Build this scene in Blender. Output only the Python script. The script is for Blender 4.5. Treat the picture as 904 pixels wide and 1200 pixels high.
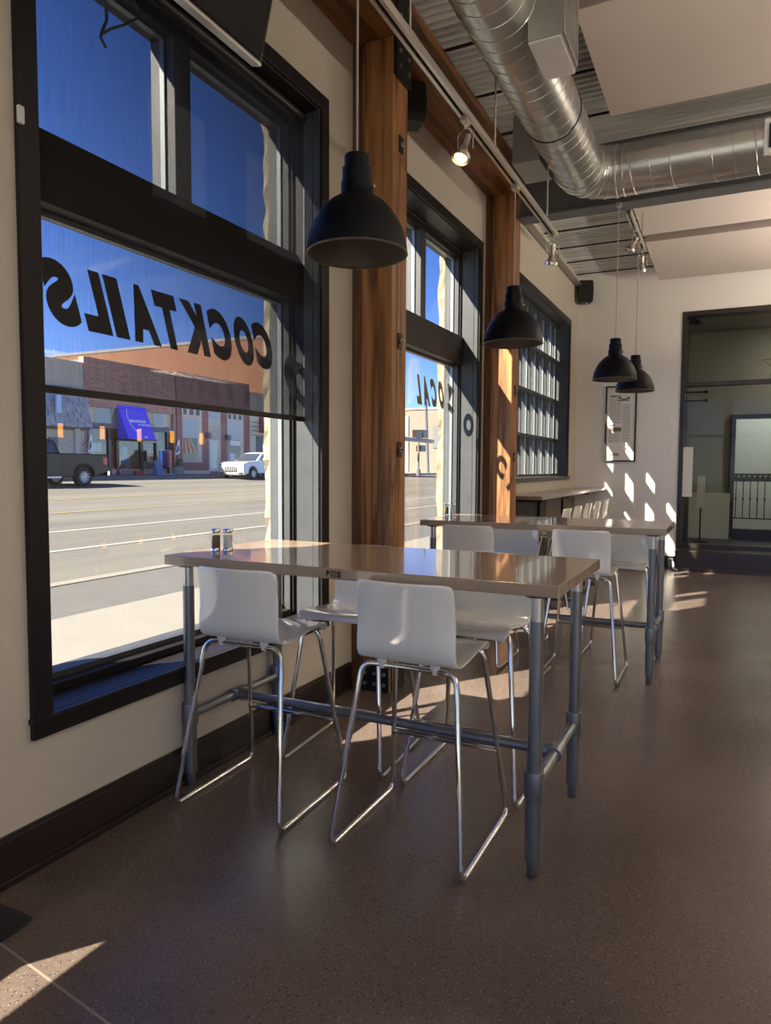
import bpy, bmesh, math, random
from mathutils import Vector, Matrix
for o in list(bpy.data.objects): bpy.data.objects.remove(o, do_unlink=True)
S = bpy.context.scene
COL = S.collection
R = random.Random(7)
# ------------------------------------------------------------------ camera
F_PX, W_PX, H_PX = 822.3, 904.0, 1200.0
CAM = Vector((2.235, 0.0, 1.468)); YAW, PITCH, ROLL = 0.4552, 0.0627, -0.0053
_f = Vector((-math.sin(YAW)*math.cos(PITCH), math.cos(YAW)*math.cos(PITCH), -math.sin(PITCH)))
_r = Vector((math.cos(YAW), math.sin(YAW), 0.0)); _d = _f.cross(_r)
_c, _s = math.cos(ROLL), math.sin(ROLL)
RT = _r*_c + _d*_s; DN = _d*_c - _r*_s; FW = _f
cam_d = bpy.data.cameras.new('camera'); cam = bpy.data.objects.new('camera', cam_d); COL.objects.link(cam)
cam_d.sensor_fit = 'VERTICAL'; cam_d.sensor_height = 36.0; cam_d.lens = F_PX/H_PX*36.0
cam_d.clip_start = 0.05; cam_d.clip_end = 500
m = Matrix((( RT.x, -DN.x, -FW.x, CAM.x), (RT.y, -DN.y, -FW.y, CAM.y), (RT.z, -DN.z, -FW.z, CAM.z), (0, 0, 0, 1)))
cam.matrix_world = m; S.camera = cam
def P(u, v, **k):
    """photo pixel -> point on the plane x=, y= or z= it touches"""
    r = RT*((u-W_PX/2)/F_PX) + DN*((v-H_PX/2)/F_PX) + FW
    (a, val), = k.items(); i = 'xyz'.index(a)
    return CAM + r*((val-CAM[i])/r[i])
# ------------------------------------------------------------------ world, sun, exposure
SUN = Vector((1.0, 1.44, -1.47)).normalized()
w = bpy.data.worlds.new('sky'); S.world = w; w.use_nodes = True
nt = w.node_tree; nt.nodes.clear()
sky = nt.nodes.new('ShaderNodeTexSky'); sky.sky_type = 'NISHITA'; sky.sun_disc = False
sky.sun_elevation = math.radians(40); sky.sun_rotation = math.radians(214.8)
sky.air_density = 0.7; sky.dust_density = 0.0; sky.ozone_density = 3.0; sky.altitude = 1500
hs = nt.nodes.new('ShaderNodeHueSaturation'); hs.inputs['Saturation'].default_value = 1.2; hs.inputs['Hue'].default_value = .517
bg = nt.nodes.new('ShaderNodeBackground'); bg.inputs['Strength'].default_value = 0.29
ow = nt.nodes.new('ShaderNodeOutputWorld')
nt.links.new(sky.outputs[0], hs.inputs['Color']); nt.links.new(hs.outputs[0], bg.inputs['Color']); nt.links.new(bg.outputs[0], ow.inputs['Surface'])
sd = bpy.data.lights.new('sun', 'SUN'); sd.energy = 27.0; sd.angle = math.radians(0.6); sd.color = (1.0, 0.90, 0.72)
so = bpy.data.objects.new('sun', sd); COL.objects.link(so)
so.rotation_euler = SUN.to_track_quat('-Z', 'Y').to_euler(); so.location = (-20, -25, 30)
vs = S.view_settings; vs.view_transform = 'Standard'; vs.look = 'None'; vs.gamma = 1.0; vs.use_curve_mapping = False; vs.exposure = 0.05
S.cycles.max_bounces = 14; S.cycles.transparent_max_bounces = 24; S.cycles.diffuse_bounces = 6
# ------------------------------------------------------------------ helpers
class MB:
    def __init__(s): s.v = []; s.f = []
    def add(s, vs, fs):
        n = len(s.v); s.v += [tuple(v) for v in vs]; s.f += [tuple(i+n for i in f) for f in fs]; return s
    def box(s, x0, x1, y0, y1, z0, z1):
        return s.add([(x0,y0,z0),(x1,y0,z0),(x1,y1,z0),(x0,y1,z0),(x0,y0,z1),(x1,y0,z1),(x1,y1,z1),(x0,y1,z1)],
                     [(0,3,2,1),(4,5,6,7),(0,1,5,4),(1,2,6,5),(2,3,7,6),(3,0,4,7)])
    def hexa(s, b, t):
        return s.add(list(b)+list(t), [(0,3,2,1),(4,5,6,7),(0,1,5,4),(1,2,6,5),(2,3,7,6),(3,0,4,7)])
    def tube(s, pts, r, n=10, closed=False):
        pts = [Vector(p) for p in pts]; m = len(pts); rs = r if isinstance(r, (list, tuple)) else [r]*m
        tang = []
        for i in range(m):
            a = pts[i-1] if (i > 0 or closed) else pts[i]; b = pts[(i+1) % m] if (i < m-1 or closed) else pts[i]
            tang.append((b-a).normalized())
        t = tang[0]; up = Vector((0,0,1)) if abs(t.z) < .9 else Vector((1,0,0)); nrm = (up - t*up.dot(t)).normalized()
        vs = []
        for i in range(m):
            t = tang[i]; nrm = (nrm - t*nrm.dot(t)).normalized(); bi = t.cross(nrm)
            for k in range(n):
                a = 2*math.pi*k/n; vs.append(pts[i] + (nrm*math.cos(a) + bi*math.sin(a))*rs[i])
        fs = []
        for i in range(m if closed else m-1):
            j = (i+1) % m
            for k in range(n): fs.append((i*n+k, i*n+(k+1) % n, j*n+(k+1) % n, j*n+k))
        if not closed: fs += [tuple(range(n))[::-1], tuple((m-1)*n+k for k in range(n))]
        return s.add(vs, fs)
    def lathe(s, prof, c=(0,0,0), n=24, M=None, cap=True):
        vs = []
        for r, z in prof:
            for k in range(n):
                a = 2*math.pi*k/n; p = Vector((r*math.cos(a), r*math.sin(a), z))
                if M is not None: p = M @ p
                vs.append(p + Vector(c))
        fs = []
        for i in range(len(prof)-1):
            for k in range(n): fs.append((i*n+k, i*n+(k+1) % n, (i+1)*n+(k+1) % n, (i+1)*n+k))
        if cap:
            if prof[0][0] > 1e-6: fs.append(tuple(range(n))[::-1])
            if prof[-1][0] > 1e-6: fs.append(tuple((len(prof)-1)*n+k for k in range(n)))
        return s.add(vs, fs)
    def prism(s, poly, a, b, axis='x'):
        """poly of 2D points; axis x: (y,z), axis y: (x,z), axis z: (x,y)"""
        def mk(p, q): return (q, p[0], p[1]) if axis == 'x' else (p[0], q, p[1]) if axis == 'y' else (p[0], p[1], q)
        n = len(poly); vs = [mk(p, a) for p in poly] + [mk(p, b) for p in poly]
        fs = [tuple(range(n))[::-1], tuple(range(n, 2*n))] + [(i, (i+1) % n, n+(i+1) % n, n+i) for i in range(n)]
        return s.add(vs, fs)
    def build(s, name, mat, parent=None, smooth=False, bevel=0.0, kind=None, fix=True):
        off = Vector((0,0,0)); p = parent
        while p is not None: off += Vector(p.location); p = p.parent
        me = bpy.data.meshes.new(name)
        me.from_pydata([tuple(Vector(v)-off) for v in s.v], [], s.f)
        if fix:
            b = bmesh.new(); b.from_mesh(me); bmesh.ops.recalc_face_normals(b, faces=b.faces[:]); b.to_mesh(me); b.free()
        if smooth:
            me.polygons.foreach_set('use_smooth', [True]*len(me.polygons))
            try: me.set_sharp_from_angle(angle=math.radians(38))
            except Exception: pass
        me.materials.append(mat)
        o = bpy.data.objects.new(name, me); COL.objects.link(o); o.parent = parent
        if bevel > 0:
            bm_ = o.modifiers.new('bevel', 'BEVEL'); bm_.width = bevel; bm_.segments = 2; bm_.limit_method = 'ANGLE'
        if kind: o['kind'] = kind
        return o
def box(*a): return MB().box(*a)
def tag(o, label, cat, group=None):
    o['label'] = label; o['category'] = cat
    if group: o['group'] = group
    return o
def thing(name, label, cat, loc=(0,0,0), rz=0.0, group=None):
    o = bpy.data.objects.new(name, None); o.empty_display_size = .1; COL.objects.link(o)
    o.location = loc; o.rotation_euler = (0,0,rz); return tag(o, label, cat, group)
def struct(name, label=None, cat=None):
    o = bpy.data.objects.new(name, None); o.empty_display_size = .1; COL.objects.link(o); o['kind'] = 'structure'
    if label: o['label'] = label
    if cat: o['category'] = cat
    return o
def smark(o, label, cat): o['kind'] = 'structure'; o['label'] = label; o['category'] = cat; return o
def copy_tree(o, parent=None):
    c = o.copy(); COL.objects.link(c); c.parent = parent
    for ch in list(o.children): copy_tree(ch, c)
    return c
# ------------------------------------------------------------------ materials
def mat(name, col, rough=.5, metal=0.0, spec=.5, noise=None, bump=None, emit=None, coat=0.0, trans=None):
    """noise=(scale xyz tuple, amount, second colour); bump=(scale, strength)"""
    m = bpy.data.materials.new(name); m.use_nodes = True; t = m.node_tree; b = t.nodes['Principled BSDF']
    b.inputs['Base Color'].default_value = (*col, 1); b.inputs['Roughness'].default_value = rough
    b.inputs['Metallic'].default_value = metal; b.inputs['Specular IOR Level'].default_value = spec
    b.inputs['Coat Weight'].default_value = coat; b.inputs['Coat Roughness'].default_value = .06
    if noise or bump:
        tc = t.nodes.new('ShaderNodeTexCoord')
    if noise:
        sc, amt, c2 = noise
        mp = t.nodes.new('ShaderNodeMapping'); mp.inputs['Scale'].default_value = sc if isinstance(sc, tuple) else (sc,)*3
        nz = t.nodes.new('ShaderNodeTexNoise'); nz.inputs['Scale'].default_value = 1.0; nz.inputs['Detail'].default_value = 5
        nz.inputs['Roughness'].default_value = .6
        cr = t.nodes.new('ShaderNodeValToRGB'); cr.color_ramp.elements[0].position = .35; cr.color_ramp.elements[1].position = .68
        cr.color_ramp.elements[0].color = (0,0,0,1); cr.color_ramp.elements[1].color = (amt,)*3+(1,)
        mx = t.nodes.new('ShaderNodeMix'); mx.data_type = 'RGBA'; mx.inputs[6].default_value = (*col, 1); mx.inputs[7].default_value = (*c2, 1)
        t.links.new(tc.outputs['Object'], mp.inputs[0]); t.links.new(mp.outputs[0], nz.inputs['Vector'])
        t.links.new(nz.outputs['Fac'], cr.inputs[0]); t.links.new(cr.outputs[0], mx.inputs[0]); t.links.new(mx.outputs[2], b.inputs['Base Color'])
    if bump:
        nb = t.nodes.new('ShaderNodeTexNoise'); nb.inputs['Scale'].default_value = bump[0]; nb.inputs['Detail'].default_value = 4
        bp = t.nodes.new('ShaderNodeBump'); bp.inputs['Strength'].default_value = bump[1]; bp.inputs['Distance'].default_value = .01
        t.links.new(tc.outputs['Object'], nb.inputs['Vector']); t.links.new(nb.outputs['Fac'], bp.inputs['Height']); t.links.new(bp.outputs[0], b.inputs['Normal'])
    if emit:
        b.inputs['Emission Color'].default_value = (*emit[0], 1); b.inputs['Emission Strength'].default_value = emit[1]
    return m
def glass_mat(name, tint=(.985,.99,.985), ior=1.45, rough=.0, boost=1.0):
    m = bpy.data.materials.new(name); m.use_nodes = True; t = m.node_tree; t.nodes.clear()
    tr = t.nodes.new('ShaderNodeBsdfTransparent'); tr.inputs[0].default_value = (*tint, 1)
    gl = t.nodes.new('ShaderNodeBsdfGlossy'); gl.inputs['Roughness'].default_value = rough
    lw = t.nodes.new('ShaderNodeLayerWeight'); lw.inputs[0].default_value = .5
    pw = t.nodes.new('ShaderNodeMath'); pw.operation = 'POWER'; pw.inputs[1].default_value = 5.0
    fr = t.nodes.new('ShaderNodeMath'); fr.operation = 'MULTIPLY_ADD'; fr.inputs[1].default_value = .9; fr.inputs[2].default_value = ((ior-1)/(ior+1))**2
    mu = t.nodes.new('ShaderNodeMath'); mu.operation = 'MULTIPLY'; mu.inputs[1].default_value = boost; mu.use_clamp = True
    t.links.new(lw.outputs['Facing'], pw.inputs[0]); t.links.new(pw.outputs[0], fr.inputs[0])
    mx = t.nodes.new('ShaderNodeMixShader'); o = t.nodes.new('ShaderNodeOutputMaterial')
    t.links.new(fr.outputs[0], mu.inputs[0]); t.links.new(mu.outputs[0], mx.inputs[0]); t.links.new(tr.outputs[0], mx.inputs[1])
    t.links.new(gl.outputs[0], mx.inputs[2]); t.links.new(mx.outputs[0], o.inputs[0]); return m
def wood_mat(name, c1, c2, c3, scale, rough=.55, ring=6.0, coat=0.0):
    m = bpy.data.materials.new(name); m.use_nodes = True; t = m.node_tree; b = t.nodes['Principled BSDF']
    tc = t.nodes.new('ShaderNodeTexCoord'); mp = t.nodes.new('ShaderNodeMapping'); mp.inputs['Scale'].default_value = scale
    n1 = t.nodes.new('ShaderNodeTexNoise'); n1.inputs['Scale'].default_value = 1.2; n1.inputs['Detail'].default_value = 6; n1.inputs['Distortion'].default_value = .8
    ml = t.nodes.new('ShaderNodeMath'); ml.operation = 'MULTIPLY'; ml.inputs[1].default_value = ring
    fr = t.nodes.new('ShaderNodeMath'); fr.operation = 'PINGPONG'; fr.inputs[1].default_value = 1.0
    n2 = t.nodes.new('ShaderNodeTexNoise'); n2.inputs['Scale'].default_value = 9.0; n2.inputs['Detail'].default_value = 4
    ad = t.nodes.new('ShaderNodeMix'); ad.data_type = 'FLOAT'; ad.inputs[0].default_value = .4
    cr = t.nodes.new('ShaderNodeValToRGB'); e = cr.color_ramp.elements; e[0].position = .2; e[0].color = (*c1, 1); e[1].position = .85; e[1].color = (*c3, 1)
    k = e.new(.5); k.color = (*c2, 1)
    bp = t.nodes.new('ShaderNodeBump'); bp.inputs['Strength'].default_value = .25; bp.inputs['Distance'].default_value = .01
    t.links.new(tc.outputs['Object'], mp.inputs[0]); t.links.new(mp.outputs[0], n1.inputs['Vector']); t.links.new(mp.outputs[0], n2.inputs['Vector'])
    t.links.new(n1.outputs['Fac'], ml.inputs[0]); t.links.new(ml.outputs[0], fr.inputs[0]); t.links.new(fr.outputs[0], ad.inputs[2]); t.links.new(n2.outputs['Fac'], ad.inputs[3])
    t.links.new(ad.outputs[0], cr.inputs[0]); t.links.new(cr.outputs[0], b.inputs['Base Color']); t.links.new(ad.outputs[0], bp.inputs['Height']); t.links.new(bp.outputs[0], b.inputs['Normal'])
    b.inputs['Roughness'].default_value = rough; b.inputs['Coat Weight'].default_value = coat; b.inputs['Coat Roughness'].default_value = .05
    return m
def brick_mat(name, c1, c2, mort, bw=.22, bh=.075, axis='x', rough=.8):
    m = bpy.data.materials.new(name); m.use_nodes = True; t = m.node_tree; b = t.nodes['Principled BSDF']
    tc = t.nodes.new('ShaderNodeTexCoord'); mp = t.nodes.new('ShaderNodeMapping')
    if axis == 'x': mp.inputs['Rotation'].default_value = (0, math.radians(90), math.radians(90))
    sp = t.nodes.new('ShaderNodeSeparateXYZ'); cb = t.nodes.new('ShaderNodeCombineXYZ')
    bk = t.nodes.new('ShaderNodeTexBrick'); bk.inputs['Scale'].default_value = 1.0; bk.inputs['Brick Width'].default_value = bw; bk.inputs['Row Height'].default_value = bh
    bk.inputs['Mortar Size'].default_value = .008; bk.inputs['Color1'].default_value = (*c1, 1); bk.inputs['Color2'].default_value = (*c2, 1); bk.inputs['Mortar'].default_value = (*mort, 1)
    t.links.new(tc.outputs['Object'], sp.inputs[0]); t.links.new(sp.outputs['Y' if axis == 'x' else 'X'], cb.inputs[0]); t.links.new(sp.outputs['Z'], cb.inputs[1])
    t.links.new(cb.outputs[0], bk.inputs['Vector']); t.links.new(bk.outputs['Color'], b.inputs['Base Color']); b.inputs['Roughness'].default_value = rough
    return m
def floor_mat():
    m = bpy.data.materials.new('polished_concrete'); m.use_nodes = True; t = m.node_tree; b = t.nodes['Principled BSDF']
    tc = t.nodes.new('ShaderNodeTexCoord')
    v1 = t.nodes.new('ShaderNodeTexVoronoi'); v1.inputs['Scale'].default_value = 95
    v2 = t.nodes.new('ShaderNodeTexVoronoi'); v2.inputs['Scale'].default_value = 130
    nz = t.nodes.new('ShaderNodeTexNoise'); nz.inputs['Scale'].default_value = 1.3; nz.inputs['Detail'].default_value = 6
    n3 = t.nodes.new('ShaderNodeTexNoise'); n3.inputs['Scale'].default_value = 160; n3.inputs['Detail'].default_value = 2
    r0 = t.nodes.new('ShaderNodeValToRGB'); r0.color_ramp.elements[0].color = (.096,.071,.061,1); r0.color_ramp.elements[1].color = (.145,.113,.098,1)
    r0.color_ramp.elements[0].position = .3; r0.color_ramp.elements[1].position = .7
    # dark stones
    s1 = t.nodes.new('ShaderNodeSeparateColor'); a1 = t.nodes.new('ShaderNodeValToRGB'); a1.color_ramp.interpolation = 'CONSTANT'
    a1.color_ramp.elements[0].color = (0,0,0,1); a1.color_ramp.elements[1].position = .68; a1.color_ramp.elements[1].color = (1,1,1,1)
    d1 = t.nodes.new('ShaderNodeValToRGB'); d1.color_ramp.elements[0].position = .18; d1.color_ramp.elements[0].color = (1,1,1,1); d1.color_ramp.elements[1].position = .42; d1.color_ramp.elements[1].color = (0,0,0,1)
    m1 = t.nodes.new('ShaderNodeMath'); m1.operation = 'MULTIPLY'
    mx1 = t.nodes.new('ShaderNodeMix'); mx1.data_type = 'RGBA'; mx1.inputs[7].default_value = (.04,.034,.032,1)
    s2 = t.nodes.new('ShaderNodeSeparateColor'); a2 = t.nodes.new('ShaderNodeValToRGB'); a2.color_ramp.interpolation = 'CONSTANT'
    a2.color_ramp.elements[0].color = (0,0,0,1); a2.color_ramp.elements[1].position = .80; a2.color_ramp.elements[1].color = (.75,.75,.75,1)
    d2 = t.nodes.new('ShaderNodeValToRGB'); d2.color_ramp.elements[0].position = .15; d2.color_ramp.elements[0].color = (1,1,1,1); d2.color_ramp.elements[1].position = .35; d2.color_ramp.elements[1].color = (0,0,0,1)
    m2 = t.nodes.new('ShaderNodeMath'); m2.operation = 'MULTIPLY'
    mx2 = t.nodes.new('ShaderNodeMix'); mx2.data_type = 'RGBA'; mx2.inputs[7].default_value = (.34,.29,.25,1)
    L = t.links.new
    for q in (v1, v2, nz, n3): L(tc.outputs['Object'], q.inputs['Vector'])
    L(nz.outputs['Fac'], r0.inputs[0]); L(v1.outputs['Color'], s1.inputs[0]); L(s1.outputs[0], a1.inputs[0]); L(v1.outputs['Distance'], d1.inputs[0])
    L(a1.outputs[0], m1.inputs[0]); L(d1.outputs[0], m1.inputs[1]); L(m1.outputs[0], mx1.inputs[0]); L(r0.outputs[0], mx1.inputs[6])
    L(v2.outputs['Color'], s2.inputs[0]); L(s2.outputs[1], a2.inputs[0]); L(v2.outputs['Distance'], d2.inputs[0])
    L(a2.outputs[0], m2.inputs[0]); L(d2.outputs[0], m2.inputs[1]); L(m2.outputs[0], mx2.inputs[0]); L(mx1.outputs[2], mx2.inputs[6]); L(mx2.outputs[2], b.inputs['Base Color'])
    rr = t.nodes.new('ShaderNodeMapRange'); rr.inputs['To Min'].default_value = .16; rr.inputs['To Max'].default_value = .34
    L(n3.outputs['Fac'], rr.inputs['Value']); L(rr.outputs[0], b.inputs['Roughness'])
    bp = t.nodes.new('ShaderNodeBump'); bp.inputs['Strength'].default_value = .05; bp.inputs['Distance'].default_value = .004
    L(n3.outputs['Fac'], bp.inputs['Height']); L(bp.outputs[0], b.inputs['Normal'])
    b.inputs['Specular IOR Level'].default_value = .36
    return m
def blind_mat():
    m = bpy.data.materials.new('roller_blind_mesh'); m.use_nodes = True; t = m.node_tree; t.nodes.clear()
    tr = t.nodes.new('ShaderNodeBsdfTransparent'); tr.inputs[0].default_value = (1,1,1,1)
    df = t.nodes.new('ShaderNodeBsdfDiffuse'); df.inputs[0].default_value = (.035,.033,.035,1)
    tl = t.nodes.new('ShaderNodeBsdfTranslucent'); tl.inputs[0].default_value = (.03,.03,.035,1)
    a = t.nodes.new('ShaderNodeMixShader'); a.inputs[0].default_value = .4
    tc = t.nodes.new('ShaderNodeTexCoord'); mp = t.nodes.new('ShaderNodeMapping'); mp.inputs['Scale'].default_value = (1, 260, 4)
    nz = t.nodes.new('ShaderNodeTexNoise'); nz.inputs['Scale'].default_value = 1; nz.inputs['Detail'].default_value = 3
    rg = t.nodes.new('ShaderNodeMapRange'); rg.inputs['To Min'].default_value = .85; rg.inputs['To Max'].default_value = 1.15
    # woven mesh: the open area closes as the cloth is seen at a slant
    lw = t.nodes.new('ShaderNodeLayerWeight'); lw.inputs[0].default_value = .5
    op = t.nodes.new('ShaderNodeMapRange'); op.inputs['From Min'].default_value = .20; op.inputs['From Max'].default_value = .62; op.inputs['To Min'].default_value = .92; op.inputs['To Max'].default_value = .08
    ml = t.nodes.new('ShaderNodeMath'); ml.operation = 'MULTIPLY'; sb = t.nodes.new('ShaderNodeMath'); sb.operation = 'SUBTRACT'; sb.inputs[0].default_value = 1.0; sb.use_clamp = True
    t.links.new(lw.outputs['Facing'], op.inputs['Value']); t.links.new(op.outputs[0], ml.inputs[0]); t.links.new(rg.outputs[0], ml.inputs[1]); t.links.new(ml.outputs[0], sb.inputs[1])
    mx = t.nodes.new('ShaderNodeMixShader'); o = t.nodes.new('ShaderNodeOutputMaterial'); L = t.links.new
    L(tc.outputs['Object'], mp.inputs[0]); L(mp.outputs[0], nz.inputs['Vector']); L(nz.outputs['Fac'], rg.inputs['Value']); L(sb.outputs[0], mx.inputs[0])
    L(df.outputs[0], a.inputs[1]); L(tl.outputs[0], a.inputs[2]); L(tr.outputs[0], mx.inputs[1]); L(a.outputs[0], mx.inputs[2]); L(mx.outputs[0], o.inputs[0])
    return m
M = {}
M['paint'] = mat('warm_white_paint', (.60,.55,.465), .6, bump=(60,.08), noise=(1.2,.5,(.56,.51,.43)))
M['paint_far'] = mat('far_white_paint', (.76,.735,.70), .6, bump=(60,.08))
M['black'] = mat('black_trim_paint', (.012,.010,.010), .42, spec=.25, noise=((3,3,3),.5,(.02,.018,.019)))
M['jamb'] = mat('charcoal_jamb_paint', (.046,.049,.054), .42, spec=.4, noise=(9.0,.6,(.062,.066,.072)), bump=(25,.08))
M['bronze'] = mat('dark_bronze_frame', (.02,.019,.02), .3, metal=.2)
M['alu'] = mat('pale_aluminium_stop', (.22,.25,.27), .4, metal=.5)
M['glass'] = glass_mat('window_glass')
M['glass_far'] = glass_mat('partition_glass', (.80,.80,.77), 1.5, boost=.22)
M['blind'] = blind_mat()
M['blind_dark'] = mat('opaque_blind_cloth', (.03,.029,.03), .9)
M['letter'] = mat('window_vinyl_letter', (.045,.04,.038), .6)
M['letter2'] = mat('gold_vinyl_letter', (.16,.14,.10), .5)
_t = M['letter2'].node_tree; _a = _t.nodes.new('ShaderNodeBsdfTranslucent'); _a.inputs[0].default_value = (.30,.26,.18,1); _m = _t.nodes.new('ShaderNodeMixShader'); _m.inputs[0].default_value = .35
_t.links.new(_t.nodes['Principled BSDF'].outputs[0], _m.inputs[1]); _t.links.new(_a.outputs[0], _m.inputs[2]); _t.links.new(_m.outputs[0], _t.nodes['Material Output'].inputs[0])
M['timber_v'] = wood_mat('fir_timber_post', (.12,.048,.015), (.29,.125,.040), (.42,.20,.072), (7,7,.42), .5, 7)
M['timber_h'] = wood_mat('fir_timber_beam', (.085,.031,.011), (.19,.078,.026), (.28,.125,.045), (7,.45,7), .55, 7)
M['iron'] = mat('black_iron_plate', (.018,.018,.02), .45, metal=.3)
M['bolt'] = mat('steel_bolt', (.45,.45,.46), .35, metal=.9)
M['galv'] = mat('galvanised_duct', (.64,.64,.62), .28, metal=.85, noise=((5,5,5),.7,(.48,.48,.47)), bump=(14,.05))
M['galv_seam'] = mat('galvanised_seam', (.62,.62,.60), .3, metal=.85)
M['galv_dull'] = mat('galvanised_box', (.42,.41,.38), .45, metal=.6, noise=((4,4,4),.6,(.33,.32,.30)))
M['whitemetal'] = mat('white_register_metal', (.72,.73,.73), .45)
M['dark'] = mat('dark_void', (.01,.01,.01), .8)
M['deck'] = mat('steel_roof_deck', (.82,.82,.80), .42, metal=.1, noise=((.6,9,3),.9,(.50,.50,.49)))
M['panel'] = mat('acoustic_panel_fabric', (.63,.565,.52), .95, noise=(90.0,.6,(.56,.50,.46)), bump=(140,.2))
M['panel_edge'] = mat('acoustic_panel_edge', (.36,.30,.275), .95)
M['steelbeam'] = mat('grey_painted_steel', (.135,.14,.15), .5, noise=(3.0,.5,(.11,.115,.12)))
M['rail'] = mat('brushed_nickel_rail', (.62,.58,.52), .35, metal=.8)
M['nickel'] = mat('satin_nickel', (.62,.58,.52), .25, metal=.95)
M['lens'] = mat('lit_lamp_lens', (.9,.8,.6), .4, emit=((1.0,.78,.42), 3.5))
M['lens_off'] = mat('lamp_lens', (.75,.7,.6), .3)
M['shade_out'] = mat('black_enamel_shade', (.004,.004,.006), .42, spec=.16)
M['shade_in'] = mat('bronze_shade_inside', (.12,.10,.085), .5, metal=.4)
M['cable'] = mat('grey_lamp_cable', (.42,.38,.34), .6)
M['blackp'] = mat('black_plastic', (.015,.015,.016), .45)
M['grillecloth'] = mat('speaker_grille', (.012,.012,.012), .8)
M['tabletop'] = wood_mat('maple_butcher_block', (.33,.24,.165), (.38,.28,.195), (.43,.325,.23), (.5,14,6), .2, 3, coat=.7)
M['pipe'] = mat('grey_steel_pipe', (.26,.28,.30), .36, metal=.75, noise=((9,9,2),.7,(.19,.205,.22)))
M['pipe_top'] = mat('bare_steel_pipe', (.62,.62,.60), .3, metal=.85)
M['chrome'] = mat('chrome', (.75,.74,.72), .09, metal=1.0)
M['shell'] = mat('white_gloss_plastic', (.88,.87,.80), .12, spec=.6, coat=.6)
M['shell_mount'] = mat('white_plastic_lug', (.7,.69,.65), .35)
M['brand'] = mat('burned_brand_mark', (.03,.018,.01), .7)
M['pepper'] = mat('ground_pepper', (.09,.06,.045), .9, noise=(300.0,.9,(.2,.15,.1)))
M['salt'] = mat('salt_grains', (.75,.72,.66), .9)
M['jar'] = glass_mat('shaker_glass', (.93,.95,.94), 1.45)
M['poster'] = mat('poster_paper', (.78,.75,.72), .35)
M['ink'] = mat('poster_ink', (.12,.11,.10), .6)
M['ink_soft'] = mat('poster_text_grey', (.34,.33,.32), .6)
M['ink_tan'] = mat('poster_photo_tan', (.40,.27,.17), .6)
M['counter'] = wood_mat('grey_brown_counter_wood', (.16,.115,.085), (.21,.155,.115), (.26,.2,.15), (9,.5,6), .22, 4, coat=.5)
M['wains'] = mat('dark_corrugated_sheet', (.085,.08,.078), .5, metal=.4, noise=((3,3,9),.6,(.12,.11,.1)))
M['wains2'] = mat('taupe_wall_panel', (.24,.19,.155), .6)
M['dkbrown'] = mat('espresso_wood', (.022,.014,.012), .35)
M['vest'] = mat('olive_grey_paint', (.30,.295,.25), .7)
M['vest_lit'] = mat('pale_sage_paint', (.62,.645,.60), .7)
M['paper'] = mat('white_paper', (.8,.8,.78), .7)
M['tv'] = mat('tv_screen_black', (.006,.005,.007), .22, spec=.15)
M['tvcase'] = mat('silver_tv_case', (.62,.60,.57), .35, metal=.3)
M['mat'] = mat('charcoal_floor_mat', (.018,.017,.02), .95)
M['floor'] = floor_mat()
M['joint'] = mat('floor_joint_filler', (.20,.17,.14), .6)
M['stone'] = mat('rock_face_limestone', (.27,.242,.178), .9, noise=(20.0,.8,(.195,.17,.122)), bump=(30,.5))
M['concrete'] = mat('pale_sidewalk_concrete', (.165,.158,.142), .85, noise=(2.0,.6,(.145,.138,.124)), bump=(60,.1))
M['concrete_d'] = mat('grey_gutter_concrete', (.08,.08,.078), .85, noise=(3.0,.6,(.066,.066,.065)))
M['asphalt'] = mat('worn_asphalt', (.108,.103,.090), .9, noise=((.55,.05,1),.9,(.055,.054,.052)), bump=(80,.2))
M['lwhite'] = mat('white_road_paint', (.25,.245,.233), .7)
M['lyellow'] = mat('faded_yellow_road_paint', (.205,.165,.085), .7)
# ================================================================== SETTING
YB, YN, XR, ZC = 11.40, -4.0, 8.0, 4.47
fl = box(-.36, XR, YN, 15.9, -.12, 0).build('floor', M['floor']); smark(fl, 'polished dark brown concrete floor with speckled aggregate', 'floor')
for k, yy in enumerate((1.28,)):
    pass
jb = MB(); a = P(33,1130,z=0); b_ = P(64,1153,z=0); d_ = (b_-a).normalized(); n_ = Vector((-d_.y, d_.x, 0))*.004
e0 = a - d_*1.1; e1 = a + d_*4.5
jb.add([e0-n_+Vector((0,0,.0006)), e1-n_+Vector((0,0,.0006)), e1+n_+Vector((0,0,.0006)), e0+n_+Vector((0,0,.0006))], [(0,1,2,3)])
jb.build('control_joint', M['joint'], fl)
# openings of the left wall: y0,y1,z0,z1 (inside the casings)
OP = {1:(1.745,3.65,.56,3.57), 2:(4.72,6.58,.56,3.57), 3:(7.30,10.80,1.36,3.62), 4:(-1.2,.74,.56,3.57)}
wl = MB(); ys = sorted(OP.values()); y = YN-.2
for (y0,y1,z0,z1) in ys:
    wl.box(-.34, 0, y, y0, 0, 4.55); wl.box(-.34, 0, y0, y1, 0, z0-.05); wl.box(-.34, 0, y0, y1, z1, 4.55); y = y1
wl.box(-.34, 0, y, YB+.2, 0, 4.55)
wlo = wl.build('wall_left', M['paint']); smark(wlo, 'warm white painted wall with black trimmed windows', 'wall')
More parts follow.
